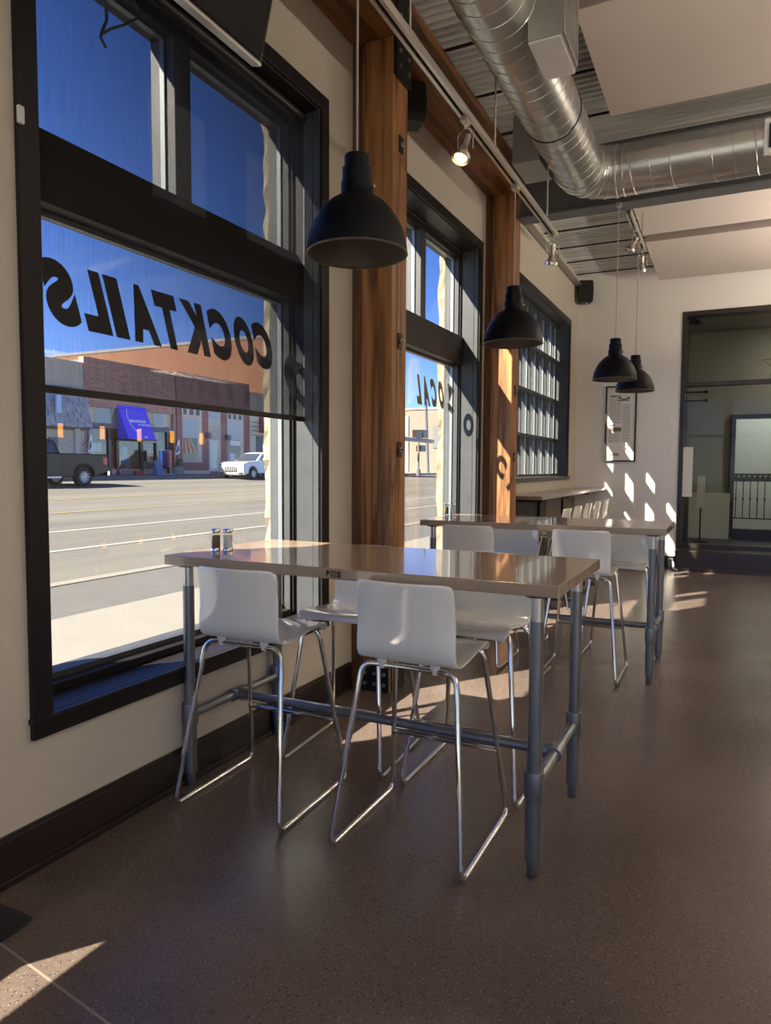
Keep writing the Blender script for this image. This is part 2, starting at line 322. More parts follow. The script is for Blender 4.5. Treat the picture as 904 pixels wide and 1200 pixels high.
# stone outside skin, rock faced
def rough_block(mb, x0,x1,y0,y1,z0,z1, step=.09, amp=.016):
    ny = max(1, int((y1-y0)/step)); nz = max(1, int((z1-z0)/step)); nx = 2
    def jit(p, k=amp): return (p[0]+R.uniform(-k,k), p[1]+R.uniform(-k,k), p[2])
    # outer face (x0) and the two reveals
    g = [[jit((x0, y0+(y1-y0)*i/ny, z0+(z1-z0)*j/nz)) for j in range(nz+1)] for i in range(ny+1)]
    n = len(mb.v); mb.v += [p for r in g for p in r]
    for i in range(ny):
        for j in range(nz): q = n+i*(nz+1)+j; mb.f.append((q, q+1, q+nz+2, q+nz+1))
    for side, row in ((y0, g[0]), (y1, g[-1])):
        prev = n + (0 if side == y0 else ny*(nz+1))
        for k in range(1, nx+1):
            st = len(mb.v); xx = x0+(x1-x0)*k/nx
            mb.v += [jit((xx, side, z0+(z1-z0)*j/nz), amp*.6) for j in range(nz+1)]
            for j in range(nz): mb.f.append((prev+j, prev+j+1, st+j+1, st+j))
            prev = st
ston = MB()
rough_block(ston, -.57, -.335, .755, 1.725, -.12, 4.6)
rough_block(ston, -.415, -.335, 3.665, 4.71, -.12, 4.6)
rough_block(ston, -.415, -.335, 6.60, 7.28, -.12, 4.6)
ston.build('stone_pier', M['stone'], wlo, smooth=False, fix=False)
lint = MB()
for (y0,y1,z0,z1) in ys: lint.box(-.40,-.335,y0-.02,y1+.02,z1,4.6); lint.box(-.40,-.335,y0-.02,y1+.02,-.12,z0-.01)
lint.build('stone_band', M['stone'], wlo)
# far wall with the glazed entry
wf = MB(); wf.box(-.2,1.54,YB,YB+.16,0,4.55); wf.box(1.54,5.2,YB,YB+.16,3.79,4.55); wf.box(5.2,XR,YB,YB+.16,0,4.55)
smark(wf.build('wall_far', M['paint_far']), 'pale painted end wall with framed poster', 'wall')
smark(box(XR,XR+.15,YN,YB+.16,0,4.55).build('wall_right', M['paint']), 'painted wall on the bar side', 'wall')
wb = MB(); xs = 0.0; BW = ((.3,2.05),(2.2,3.95),(4.1,5.85),(6.0,7.7)); BZ0, BZ1 = .3, 4.0
for x0, x1 in BW:
    wb.box(xs,x0,YN-.25,YN,0,4.55); wb.box(x0,x1,YN-.25,YN,0,BZ0); wb.box(x0,x1,YN-.25,YN,BZ1,4.55); xs = x1
wb.box(xs,XR,YN-.25,YN,0,4.55)
smark(wb.build('wall_back', M['paint']), 'painted street wall behind the viewer', 'wall')
for k, (x0, x1) in enumerate(BW):
    wr = struct('window_%d' % (5+k), '%s black framed street window behind the viewer, counted from the window wall' % ('first','second','third','fourth')[k], 'window')
    for q in ((x0,x0+.05,BZ0,BZ1),(x1-.05,x1,BZ0,BZ1)): box(q[0],q[1],YN-.2,YN-.08,q[2],q[3]).build('frame_stile', M['bronze'], wr)
    for q in ((BZ0,BZ0+.06),(2.6,2.68),(BZ1-.06,BZ1)): box(x0+.05,x1-.05,YN-.2,YN-.08,*q).build('frame_rail', M['bronze'], wr)
    for q in ((BZ0+.06,2.6),(2.68,BZ1-.06)): box(x0+.05,x1-.05,YN-.145,YN-.14,*q).build('pane', M['glass'], wr)
# roof deck: real ribs running across the room
cd = MB(); per = .078; y = YN-.2; prof = []
while y < YB+.3:
    prof += [(y,ZC),(y+.030,ZC),(y+.036,ZC+.045),(y+.072,ZC+.045)]; y += per
vs_ = [(-.3,p[0],p[1]) for p in prof] + [(XR+.2,p[0],p[1]) for p in prof]; n = len(prof)
cd.add(vs_, [(i,i+1,n+i+1,n+i) for i in range(n-1)])
ceil = cd.build('ceiling', M['deck'], fix=False); smark(ceil, 'corrugated steel roof deck', 'ceiling')
box(-.3,XR+.2,YN-.3,YB+.4,ZC+.06,ZC+.2).build('roof_slab', M['dark'], ceil)
yy = 2.06
while yy < YB:
    box(.0,XR,yy,yy+.022,ZC-.008,ZC+.004).build('deck_lap', M['iron'], ceil); yy += .706
box(.0,.10,7.1,YB,4.28,4.30).add([],[]).box(.0,.012,7.1,YB,4.28,4.40).build('ledger_angle', M['galv_dull'], wlo)
# baseboards
bl = MB(); 
bl.box(0,.018,YN,4.03,0,.165).box(0,.018,4.30,6.76,0,.165).box(0,.018,6.97,7.04,0,.165)
bo = bl.build('baseboard_left', M['dkbrown'], bevel=.004); smark(bo, 'dark brown baseboard under the windows', 'baseboard')
MB().box(.018,.030,YN,4.03,0,.028).box(.018,.030,4.30,6.76,0,.028).build('shoe_moulding', M['dkbrown'], bo, bevel=.004)
MB().box(0,.012,YN,4.03,.165,.178).box(0,.012,4.30,6.76,.165,.178).build('cap_moulding', M['dkbrown'], bo)
bf = box(.0,1.54,YB-.018,YB,0,.16).build('baseboard_far', M['dkbrown'], bevel=.004); smark(bf, 'dark brown baseboard of the end wall', 'baseboard')

# ------------------------------------------------------------------ windows 1, 2, 4
LAB = {1:'black framed shop window nearest the viewer with COCKTAILS lettering', 2:'black framed shop window between the timber posts with LOCAL lettering', 3:'steel grid window of many small panes above the counter', 4:'black framed shop window left of the viewer'}
def shop_window(n):
    y0,y1,z0,z1 = OP[n]; wn = struct('window_%d' % n, LAB[n], 'window'); cw = .085
    box(0,.02,y0-cw,y0,z0-.005,z1).build('casing', M['black'], wn, bevel=.003)
    box(0,.02,y1,y1+cw,z0-.005,z1).build('casing', M['black'], wn, bevel=.003)
    box(0,.02,y0-cw,y1+cw,z1,z1+cw).build('head_casing', M['black'], wn, bevel=.003)
    box(0,.022,y0-cw,y1+cw,z0-.08,z0-.02).build('apron', M['black'], wn, bevel=.003)
    box(0,.034,y0-cw-.008,y1+cw+.008,z0-.022,z0).build('sill_nosing', M['black'], wn, bevel=.004); box(-.34,0,y0+.001,y1-.001,z0-.049,z0).build('sill', M['black'], wn)
    for a, b in ((y0,y0+.012),(y1-.012,y1)):
        MB().box(-.17,-.04,a,b,z0,z1).box(-.036,0,a,b,z0,z1).build('jamb', M['jamb'], wn)
    box(-.17,0,y0+.012,y1-.012,z1-.012,z1).build('head_jamb', M['black'], wn)
    # frame
    fx0, fx1 = -.33, -.185; t = .045
    for a, b in ((y0+.012,y0+t),(y1-t,y1-.012)):
        box(fx0,fx1,a,b,z0,z1-.012).build('frame_stile', M['jamb'], wn, bevel=.003)
    for a, b in ((y0+.002,y0+.03),(y1-.03,y1-.002)):
        box(fx1,-.168,a,b,z0,z1-.012).build('frame_strip', M['black'], wn)  # black strip of the window frame itself
    box(fx0,fx1+.012,y0+t,y1-t,z0,z0+.035).build('bottom_rail', M['black'], wn, bevel=.003)
    box(fx0,-.235,y0+t,y1-t,z0+.035,z0+.06).build('glazing_rail', M['jamb'], wn)
    box(fx0,fx1,y0+t,y1-t,z1-.07,z1-.012).build('head_rail', M['black'], wn, bevel=.003)
    zt0, zt1 = 2.475, 2.745
    box(fx0,-.145,y0+.012,y1-.012,zt0,zt1).build('transom_bar', M['black'], wn, bevel=.004)
    box(-.262,-.232,y0+t,y1-t,zt0-.022,zt0).build('glazing_stop', M['alu'], wn)
    box(-.262,-.232,y0+t,y1-t,z1-.086,z1-.07).build('glazing_stop', M['alu'], wn)
    ym = (y0+y1)/2
    box(fx0,-.18,ym-.055,ym+.055,zt1,z1-.07).build('mullion', M['jamb'], wn, bevel=.003)
    g = .012
    for a, b, c, d in ((y0+t,y1-t,z0+.06,zt0-.022),(y0+t,ym-.055,zt1,z1-.086),(ym+.055,y1-t,zt1,z1-.086)):
        box(-.273,-.267,a,b,c,d).build('pane', M['glass'], wn)
        for e, f in ((a,a+g),(b-g,b)): box(-.262,-.235,e,f,c,d).build('glazing_bead', M['alu'], wn)
    return wn
for n in (1,2,4): shop_window(n)
# ------------------------------------------------------------------ window 3: steel grid
y0,y1,z0,z1 = OP[3]; w3 = struct('window_3', LAB[3], 'window'); cw = .085
for a, b in ((y0-cw,y0),(y1,y1+cw)): box(0,.02,a,b,z0-.005,z1).build('casing', M['black'], w3, bevel=.003)
box(0,.02,y0-cw,y1+cw,z1,z1+cw).build('head_casing', M['black'], w3, bevel=.003)
box(-.17,.045,y0-cw,y1+cw,z0-.045,z0-.002).build('sill', M['jamb'], w3, bevel=.004)
for a, b in ((y0,y0+.012),(y1-.012,y1)): box(-.34,0,a,b,z0,z1).build('jamb', M['jamb'], w3)
box(-.34,0,y0+.012,y1-.012,z1-.012,z1).build('head_jamb', M['jamb'], w3)
ymun = [10.50-.44*k for k in range(8)]; zmun = [1.90,2.48,3.07]
ye = [y0+.012]+sorted(ymun)+[y1-.012]; ze = [z0]+zmun+[z1-.012]
vm = None
for q in ymun:
    if q < y0+.1: continue
    o = box(-.32,-.15,q-.017,q+.017,z0,z1-.012).build('muntin', M['jamb'], w3)
for q in zmun: box(-.325,-.14,y0+.012,y1-.012,q-.02,q+.02).build('glazing_bar', M['jamb'], w3)
for a, b in ((z0,z0+.035),(z1-.047,z1-.012)): box(-.325,-.14,y0+.012,y1-.012,a,b).build('rail', M['jamb'], w3)
ye = [q for q in ye if q >= y0]
ye = sorted(set(ye))
for i in range(len(ye)-1):
    for j in range(len(ze)-1):
        if ye[i+1]-ye[i] < .06: continue
        box(-.213,-.208,ye[i]+.017,ye[i+1]-.017,ze[j]+.02,ze[j+1]-.02).build('pane', M['glass'], w3)
        box(-.206,-.19,ye[i+1]-.031,ye[i+1]-.017,ze[j]+.02,ze[j+1]-.02).build('glazing_bead', M['alu'], w3)
# ------------------------------------------------------------------ roller blinds
def blind(name, label, y0, y1, zb, zt=3.56, x=-.10, cloth='blind'):
    t = thing(name, label, 'blind', (x, (y0+y1)/2, zb), group=None)
    box(x-.001,x+.001,y0,y1,zb+.03,zt-.05).build('fabric', M[cloth], t)
    box(x-.006,x+.006,y0,y1,zb,zb+.03).build('hem_bar', M['black'], t, bevel=.003)
    MB().tube([(x,y0,zt-.03),(x,y1,zt-.03)],.028,14).build('roller', M['blackp'], t, smooth=True)
    return t
blind('roller_blind','dark see-through roller blind pulled half down the COCKTAILS window', 1.76, 3.635, 1.745)
blind('roller_blind','dark opaque roller blind of the window left of the viewer', -1.18, .72, .95, cloth='blind_dark')  # out of view; cloth made opaque to keep sun off the near floor
# ------------------------------------------------------------------ window lettering
def glyph(ch):
    cu = bpy.data.curves.new('t','FONT'); cu.body = ch; cu.size = 1; cu.offset = .07; cu.extrude = 0
    o = bpy.data.objects.new('t',cu); COL.objects.link(o); bpy.context.view_layer.update()
    me = bpy.data.meshes.new_from_object(o.evaluated_get(bpy.context.evaluated_depsgraph_get()))
    vs = [v.co.copy() for v in me.vertices]; fs = [tuple(p.vertices) for p in me.polygons]
    bpy.data.objects.remove(o); bpy.data.curves.remove(cu); return vs, fs
def lettering(name, label, letters, z0, z1, x, material, slant=.30, side=-1):
    t = thing(name, label, 'lettering', (x, (letters[0][1]+letters[-1][2])/2, z0))
    for ch, ya, yb in letters:            # seen from the street side: text runs towards -y
        vs, fs = glyph(ch); xa = min(v.x for v in vs); xb = max(v.x for v in vs); za = min(v.y for v in vs); zb = max(v.y for v in vs)
        mb = MB(); pts = []
        for lay in (0, -.0015):
            for v in vs:
                uu = (v.x-xa)/(xb-xa); ww = (v.y-za)/(zb-za)
                pts.append((x+lay, yb-(yb-ya)*uu - slant*(z1-z0)*(ww-.5), z0+(z1-z0)*ww))
        n = len(vs); mb.add(pts, [f for f in fs]+[tuple(i+n for i in f[::-1]) for f in fs])
        mb.build('letter', material, t, fix=False)
    return t
lettering('window_lettering','large dark COCKTAILS lettering on the nearest window', [('C',3.365,3.535),('O',3.185,3.35),('C',2.98,3.15),('K',2.765,2.945),('T',2.595,2.745),('A',2.415,2.585),('I',2.305,2.385),('L',2.15,2.285),('S',1.97,2.125)], 2.05, 2.31, -.264, M['letter'])
lettering('window_lettering','small LOCAL lettering on the window between the timber posts', [('L',6.45,6.55),('O',6.235,6.365),('C',6.05,6.18),('A',5.855,6.0),('L',5.70,5.805)], 2.035, 2.295, -.264, M['letter2'])
# ------------------------------------------------------------------ glazed entry in the far wall
w8 = struct('window_9', 'tall black framed glass partition of the entry', 'window')
gy = YB+.16
for a, b in ((1.54,1.60),(3.30,3.36),(5.14,5.20)): box(a,b,YB-.02,gy+.04,.30,3.79).build('frame_stile', M['dkbrown'], w8, bevel=.003)
box(1.60,5.14,YB-.02,gy+.04,3.72,3.79).build('head_rail', M['dkbrown'], w8, bevel=.003)
box(1.60,5.14,YB+.02,gy+.04,2.70,2.76).build('transom_bar', M['dkbrown'], w8)
box(1.60,5.14,YB+.02,gy+.04,.30,.36).build('bottom_rail', M['dkbrown'], w8)
for a, b in ((1.60,3.30),(3.36,5.14)):
    for c, d in ((.36,2.70),(2.76,3.72)): box(a,b,gy-.03,gy-.022,c,d).build('pane', M['glass_far'], w8)
pl_ = box(1.56,5.2,10.98,YB+.0,0,.298).build('trim_1', M['dkbrown'], bevel=.01); smark(pl_, 'low dark brown platform under the glass partition', 'platform')
box(1.555,5.2,10.965,10.98,0,.05).build('toe_strip', M['dkbrown'], pl_)
# vestibule behind the glass
vb = MB(); vb.box(1.40,1.54,gy,15.8,0,3.9)
smark(vb.build('wall_entry_left', mat('slate_blue_paint',(.085,.10,.125),.5)), 'dark slate wall inside the entry', 'wall')
vb = MB(); vb.box(1.54,2.30,13.4,13.5,0,3.9).box(2.30,3.75,13.4,13.5,2.33,3.9).box(3.75,6.2,13.4,13.5,0,3.9)
smark(vb.build('wall_entry_back', M['vest']), 'olive grey wall inside the entry', 'wall')
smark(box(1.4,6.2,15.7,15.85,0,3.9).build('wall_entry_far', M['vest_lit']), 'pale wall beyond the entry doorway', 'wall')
smark(box(6.1,6.2,gy,15.8,0,3.9).build('wall_entry_right', M['vest']), 'olive grey side wall of the entry', 'wall')
smark(box(1.4,6.2,gy,15.85,3.82,3.95).build('ceiling_entry', M['vest']), 'ceiling of the entry', 'ceiling')
d1 = struct('door_1', 'black framed doorway inside the entry', 'door')
for a, b in ((2.22,2.31),(3.74,3.83)): box(a,b,13.34,13.54,.3,2.40).build('door_frame', M['dkbrown'], d1)
box(2.31,3.74,13.34,13.54,2.33,2.40).build('door_frame', M['dkbrown'], d1)
smark(box(1.54,6.1,gy+.04,13.34,.0,.28).build('trim_2', M['dkbrown']), 'raised dark floor inside the entry', 'platform')
box(2.31,3.74,13.34,13.54,.0,.46).build('threshold', M['dkbrown'], d1)
# ================================================================== TIMBER AND STEEL
def column(y0, label, plate_z):
    y1 = y0+.22; t = thing('timber_column', label, 'column', (.15, y0+.11, 0), group='timber columns')
    box(.072,.29,y0,y1,0,4.13).build('post', M['timber_v'], t, bevel=.006)
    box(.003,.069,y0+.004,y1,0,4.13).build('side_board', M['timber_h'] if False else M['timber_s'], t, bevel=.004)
    for z in plate_z:
        p = box(.29,.297,y0+.085,y0+.145,z-.05,z+.05).build('bolt_plate', M['iron'], t)
        MB().lathe([(.016,0),(.016,.012),(.008,.014),(.008,.03),(0,.03)], (.297,y0+.115,z), 8, Matrix.Rotation(math.radians(90),3,'Y')).build('bolt', M['bolt'], p)
    b = MB().box(.08,.282,y0-.008,y0,0,.17).box(.29,.298,y0+.01,y1-.01,0,.17).build('base_bracket', M['iron'], t)
    for bx in (.11,.18,.25):
        for bz in (.05,.12):
            MB().lathe([(.012,0),(.012,.01),(0,.012)], (bx,y0-.008,bz), 8, Matrix.Rotation(math.radians(90),3,'X')).build('bolt', M['bolt'], b)
    return t
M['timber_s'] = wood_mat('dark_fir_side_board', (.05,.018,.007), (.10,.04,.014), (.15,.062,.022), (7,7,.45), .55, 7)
zc = [P(470,170,x=.29).z, P(468,400,x=.29).z, P(468,527,x=.29).z]
column(4.05, 'thick timber column between the two shop windows', zc)
column(6.775, 'thick timber column beside the steel grid window with sun patches', [P(604,458,x=.29).z, P(604,536,x=.29).z])
bm = thing('timber_beam', 'heavy dark timber beam running above the shop windows', 'beam', (.15, 1.5, 4.13))
box(.003,.30,YN,6.99,4.132,4.46).build('beam_timber', M['timber_h'], bm, bevel=.006)
for yc in (4.16,):
    pt = box(.30,.308,yc-.10,yc+.13,3.90,4.44).build('gusset_plate', M['iron'], bm)
    for by in (yc-.05,yc+.07):
        for bz in (3.97,4.06,4.17,4.27,4.37):
            MB().lathe([(.014,0),(.014,.011),(0,.013)], (.308,by,bz), 8, Matrix.Rotation(math.radians(90),3,'Y')).build('bolt', M['bolt'], pt)
sb = thing('steel_beam', 'grey steel roof beam spanning behind the round duct', 'beam', (4.2, 6.95, 3.9))
box(.295,XR,6.86,7.06,3.90,3.916).build('bottom_flange', M['steelbeam'], sb)
box(.295,XR,6.955,6.968,3.916,4.43).build('web', M['steelbeam'], sb)
box(.295,XR,6.86,7.06,4.43,4.446).build('top_flange', M['steelbeam'], sb)
def panel(label, x0,x1,y0,y1,z,th=.07):
    t = thing('acoustic_panel', label, 'ceiling panel', ((x0+x1)/2,(y0+y1)/2,z), group='acoustic ceiling panels')
    box(x0,x1,y0,y1,z,z+.004).build('face', M['panel'], t); box(x0,x1,y0,y1,z+.004,z+th).build('core', M['panel_edge'], t)
    for sx in (.15,.85):
        for sy in (.15,.85): MB().tube([(x0+(x1-x0)*sx,y0+(y1-y0)*sy,z+th),(x0+(x1-x0)*sx,y0+(y1-y0)*sy,ZC)],.006,6).build('hanger', M['iron'], t)
    return t
panel('large beige acoustic panel nearest the viewer, right of the duct', 1.30,4.1,4.5,5.92,4.25)
panel('beige acoustic panel overhead, out of view', 1.30,4.1,2.6,4.25,4.25)
panel('beige acoustic panel just beyond the steel beam', 1.22,4.1,7.25,9.03,4.25)
panel('beige acoustic panel nearest the end wall', 1.235,4.1,9.12,11.0,4.19,.13)
# ------------------------------------------------------------------ spiral duct
du = thing('spiral_duct', 'galvanised round spiral duct that turns a corner under the ceiling', 'duct', (1.04, 4.0, 3.75))
DX, DZ, DR, EY = 1.04, 3.95, .20, 6.26
ER = .27
MB().tube([(DX,YN+.3,DZ),(DX,EY-ER,DZ)],DR,40).build('duct_run', M['galv'], du, smooth=True)
el = [(DX+ER-ER*math.cos(a),EY-ER+ER*math.sin(a),DZ) for a in [math.pi/2*k/5 for k in range(6)]]
MB().tube(el,DR+.003,40).build('elbow', M['galv'], du, smooth=False)
MB().tube([(DX+ER,EY,DZ),(XR-.3,EY,DZ)],DR,40).build('branch_run', M['galv'], du, smooth=True)
pts = []; pit = .115; y = 1.5
while y < EY-ER-.03:
    a = 2*math.pi*y/pit; pts.append((DX+(DR+.001)*math.cos(a), y, DZ+(DR+.001)*math.sin(a))); y += pit/30
MB().tube(pts,.003,4).build('spiral_seam', M['galv_seam'], du)
pts = []; x = DX+ER+.05
while x < 4.2:
    a = 2*math.pi*x/.15; pts.append((x, EY+(DR+.001)*math.cos(a), DZ+(DR+.001)*math.sin(a))); x += .15/30
MB().tube(pts,.003,4).build('spiral_seam', M['galv_seam'], du)
def ring(c, axis, r, w, name, m):
    Mx = Matrix.Rotation(math.radians(-90),3,'X') if axis == 'y' else Matrix.Rotation(math.radians(90),3,'Y')
    MB().lathe([(r,-w),(r+.006,-w*.6),(r+.006,w*.6),(r,w)], c, 40, Mx, cap=False).build(name, m, du, smooth=True)
for yy in (3.35,5.05): ring((DX,yy,DZ),'y',DR,.008,'joint_band',M['iron'])
ring((DX,EY-ER,DZ),'y',DR+.002,.012,'joint_band',M['galv_seam']); ring((DX+ER,EY,DZ),'x',DR+.002,.012,'joint_band',M['galv_seam']); ring((DX+ER+.06,EY,DZ),'x',DR,.008,'joint_band',M['galv_seam'])
for k in range(1,5): 
    a = math.pi/2*k/5; c = Vector(el[k]); 
    dirv = Vector((math.sin(a),math.cos(a),0)); q = Vector((0,0,1)).rotation_difference(dirv).to_matrix()
    MB().lathe([(DR+.003,-.008),(DR+.009,-.004),(DR+.009,.004),(DR+.003,.008)], c, 40, q, cap=False).build('gore_seam', M['galv_seam'], du, smooth=True)
# register boxes
rb = MB().box(1.20,1.375,3.80,4.19,3.725,4.12).build('register_box', M['galv_dull'], du)
box(1.203,1.372,3.803,4.187,3.712,3.724).build('box_bottom', M['whitemetal'], rb)
MB().box(1.375,1.387,3.81,4.18,3.74,3.76).box(1.375,1.387,3.81,4.18,4.09,4.11).box(1.375,1.387,3.81,3.83,3.76,4.09).box(1.375,1.387,4.16,4.18,3.76,4.09).build('register_frame', M['galv_dull'], rb)
for k in range(8): box(1.376,1.384,3.85+k*.04,3.862+k*.04,3.77,4.08).build('louvre', M['galv_seam'], rb)
MB().lathe([(.13,-.1),(.13,.14)], (1.22,3.95,3.97), 28, Matrix.Rotation(math.radians(90),3,'Y')).build('take_off_collar', M['galv'], du, smooth=True)
rb = MB().box(.655,.86,5.42,5.83,3.83,4.17).build('register_box', M['galv_dull'], du)
box(.652,.863,5.417,5.833,3.805,3.83).build('box_bottom', M['galv_dull'], rb)
g = P(897,140,y=6.03); g2 = P(897,181,y=6.03)
rg = MB().box(g.x,g.x+.35,6.02,6.055,g2.z,g.z).build('side_register', M['whitemetal'], du)
box(g.x+.03,g.x+.32,6.012,6.02,g2.z+.04,g.z-.04).build('louvre', M['iron'], rg)
# ------------------------------------------------------------------ light tracks and spots
def track(label, x, z, y0, y1, rods):
    t = thing('light_track', label, 'light track', (x,(y0+y1)/2,z), group='ceiling light tracks')
    MB().box(x-.026,x-.009,y0,y1,z,z+.03).box(x+.009,x+.026,y0,y1,z,z+.03).box(x-.026,x+.026,y0,y1,z+.028,z+.038).build('rail', M['rail'], t)
    box(x-.009,x+.009,y0,y1,z+.008,z+.029).build('slot', M['dark'], t)
    for yy in rods:
        r_ = MB().tube([(x,yy,z+.038),(x,yy,ZC)],.006,8).build('hanger_rod', M['nickel'], t)
        box(x-.02,x+.02,yy-.02,yy+.02,z+.038,z+.05).build('rod_clip', M['rail'], r_)
    return t
TX, TZ = .90, 3.34
track('long nickel light track hung beside the timber beam', TX, TZ, .2, 5.84, (.9,2.95,4.2,5.55))
track('short light track beyond the steel beam', 1.30, 3.87, 7.08, 8.36, (7.3,8.2))
def spot(label, x, y, z, tilt, az, lit=True, sc=1.0):
    t = thing('track_spotlight', label, 'spotlight', (x,y,z-.25), group='track spotlights')
    MB().box(x-.018,x+.018,y-.035,y+.035,z-.022,z+.006).build('adaptor', M['rail'], t)
    MB().tube([(x,y,z-.022),(x,y,z-.05)],.007,8).build('stem', M['nickel'], t)
    c = Vector((x,y,z-.13)); Mr = Matrix.Rotation(az,3,'Z') @ Matrix.Rotation(tilt,3,'X')
    up = []
    for k in range(9):
        a = math.pi*k/8; up.append(Vector((.052*math.cos(a),0,.045+.035*math.sin(a))))
    pts = [Vector((.052,0,-.04))]+up+[Vector((-.052,0,-.04))]
    Mz = Matrix.Rotation(az,3,'Z')
    MB().tube([c+Mz@p for p in pts],.0035,6).build('yoke', M['nickel'], t)
    b = MB().lathe([(.0,.055),(.019,.055),(.019,-.02),(.022,-.025),(.045,-.075),(.051,-.078),(.051,-.102),(.046,-.102),(.044,-.085),(.0,-.084)], c, 24, Mr).build('lamp_head', M['nickel'], t, smooth=True)
    MB().lathe([(0,-.088),(.036,-.09),(.0,-.093)], c, 20, Mr).build('lens', M['lens'] if lit else M['lens_off'], b)
    if lit:
        ld = bpy.data.lights.new('spot_lamp','SPOT'); ld.energy = 30; ld.color = (1,.78,.5); ld.spot_size = 1.3; ld.spot_blend = .6; ld.shadow_soft_size = .04
        lo = bpy.data.objects.new('spot_lamp',ld); COL.objects.link(lo); dv = Mr@Vector((0,0,-1)); lo.location = c+dv*.11; lo.rotation_euler = dv.to_track_quat('-Z','Y').to_euler()
    return t
spot('lit nickel spotlight on the long track above the middle window', TX, 3.68, TZ, math.radians(-24), math.radians(-20))
spot('nickel spotlight at the far end of the long track', TX, 5.76, TZ, math.radians(14), math.radians(40), False)
spot('nickel spotlight in the middle of the short far track', 1.30, 7.55, 3.87, math.radians(-30), math.radians(-60), False)
spot('nickel spotlight at the far end of the short track', 1.30, 8.28, 3.87, math.radians(18), math.radians(20), False)
# ------------------------------------------------------------------ pendant lamps
def make_pendant():
    t = thing('pendant_lamp','', 'lamp', (0,0,0), group='black dome pendant lamps')
    out = [(.1975,0),(.1965,.022),(.189,.065),(.172,.11),(.145,.155),(.108,.195),(.066,.222)]
    inn = [(r-.004,z+.0) for r,z in out]
    sh = MB().lathe(out, n=48, cap=False).build('shade', M['shade_out'], t, smooth=True)
    MB().lathe([(.194,.0005)]+[(r-.005,max(z-.003,.001)) for r,z in out[1:]], n=48, cap=False).build('shade_lining', M['shade_in'], sh, smooth=True)
    MB().lathe([(.1985,-.003),(.2005,0),(.1985,.004),(.1935,.004),(.1915,0),(.1935,-.003),(.1985,-.003)], n=48, cap=False).build('rim', M['shade_in'], sh, smooth=True)
    nk = MB().lathe([(.066,.222),(.063,.226),(.063,.272),(.058,.275),(.058,.325),(.050,.329),(.050,.372),(.044,.376),(.012,.378),(.0,.378)], n=32).build('neck', M['shade_out'], t, smooth=True)
    MB().tube([(.058,.0,.25),(.075,0,.25)],.008,8).build('screw', M['nickel'], nk)
    MB().lathe([(.0,.225),(.022,.22),(.03,.15),(.034,.11),(.026,.075),(0,.062)], n=20).build('bulb', M['lens_off'], t, smooth=True)
    return t
pend0 = make_pendant()
def pend(i, label, x, y, z, ztop):
    t = pend0 if i == 0 else copy_tree(pend0); t.location = (x,y,z); t['label'] = label; return t, ztop
PL = [('large black dome pendant hanging in front of the timber column, nearest the viewer',.894,2.473,2.304,TZ),
      ('black dome pendant hanging over the second table beside the far timber column',.90,4.66,2.304,TZ),
      ('black dome pendant in front of the poster, left of the last two pendants',1.245,6.86,2.300,3.90),
      ('smallest black dome pendant, right of the last two',1.30,7.93,2.298,3.87)]
roots = []
for i, (lb,x,y,z,zt) in enumerate(PL):
    t, _ = pend(i, lb, x, y, z, zt); roots.append((t, zt))
for t, zt in roots:
    L = t.location.copy()
    MB().tube([(L.x,L.y,L.z+.376),(L.x,L.y,zt-.02)],.0045 if L.y < 6 else .004,8).build('cord', M['cable'], t)
    MB().box(L.x-.022,L.x+.022,L.y-.03,L.y+.03,zt-.03,zt).build('mount', M['rail'], t)
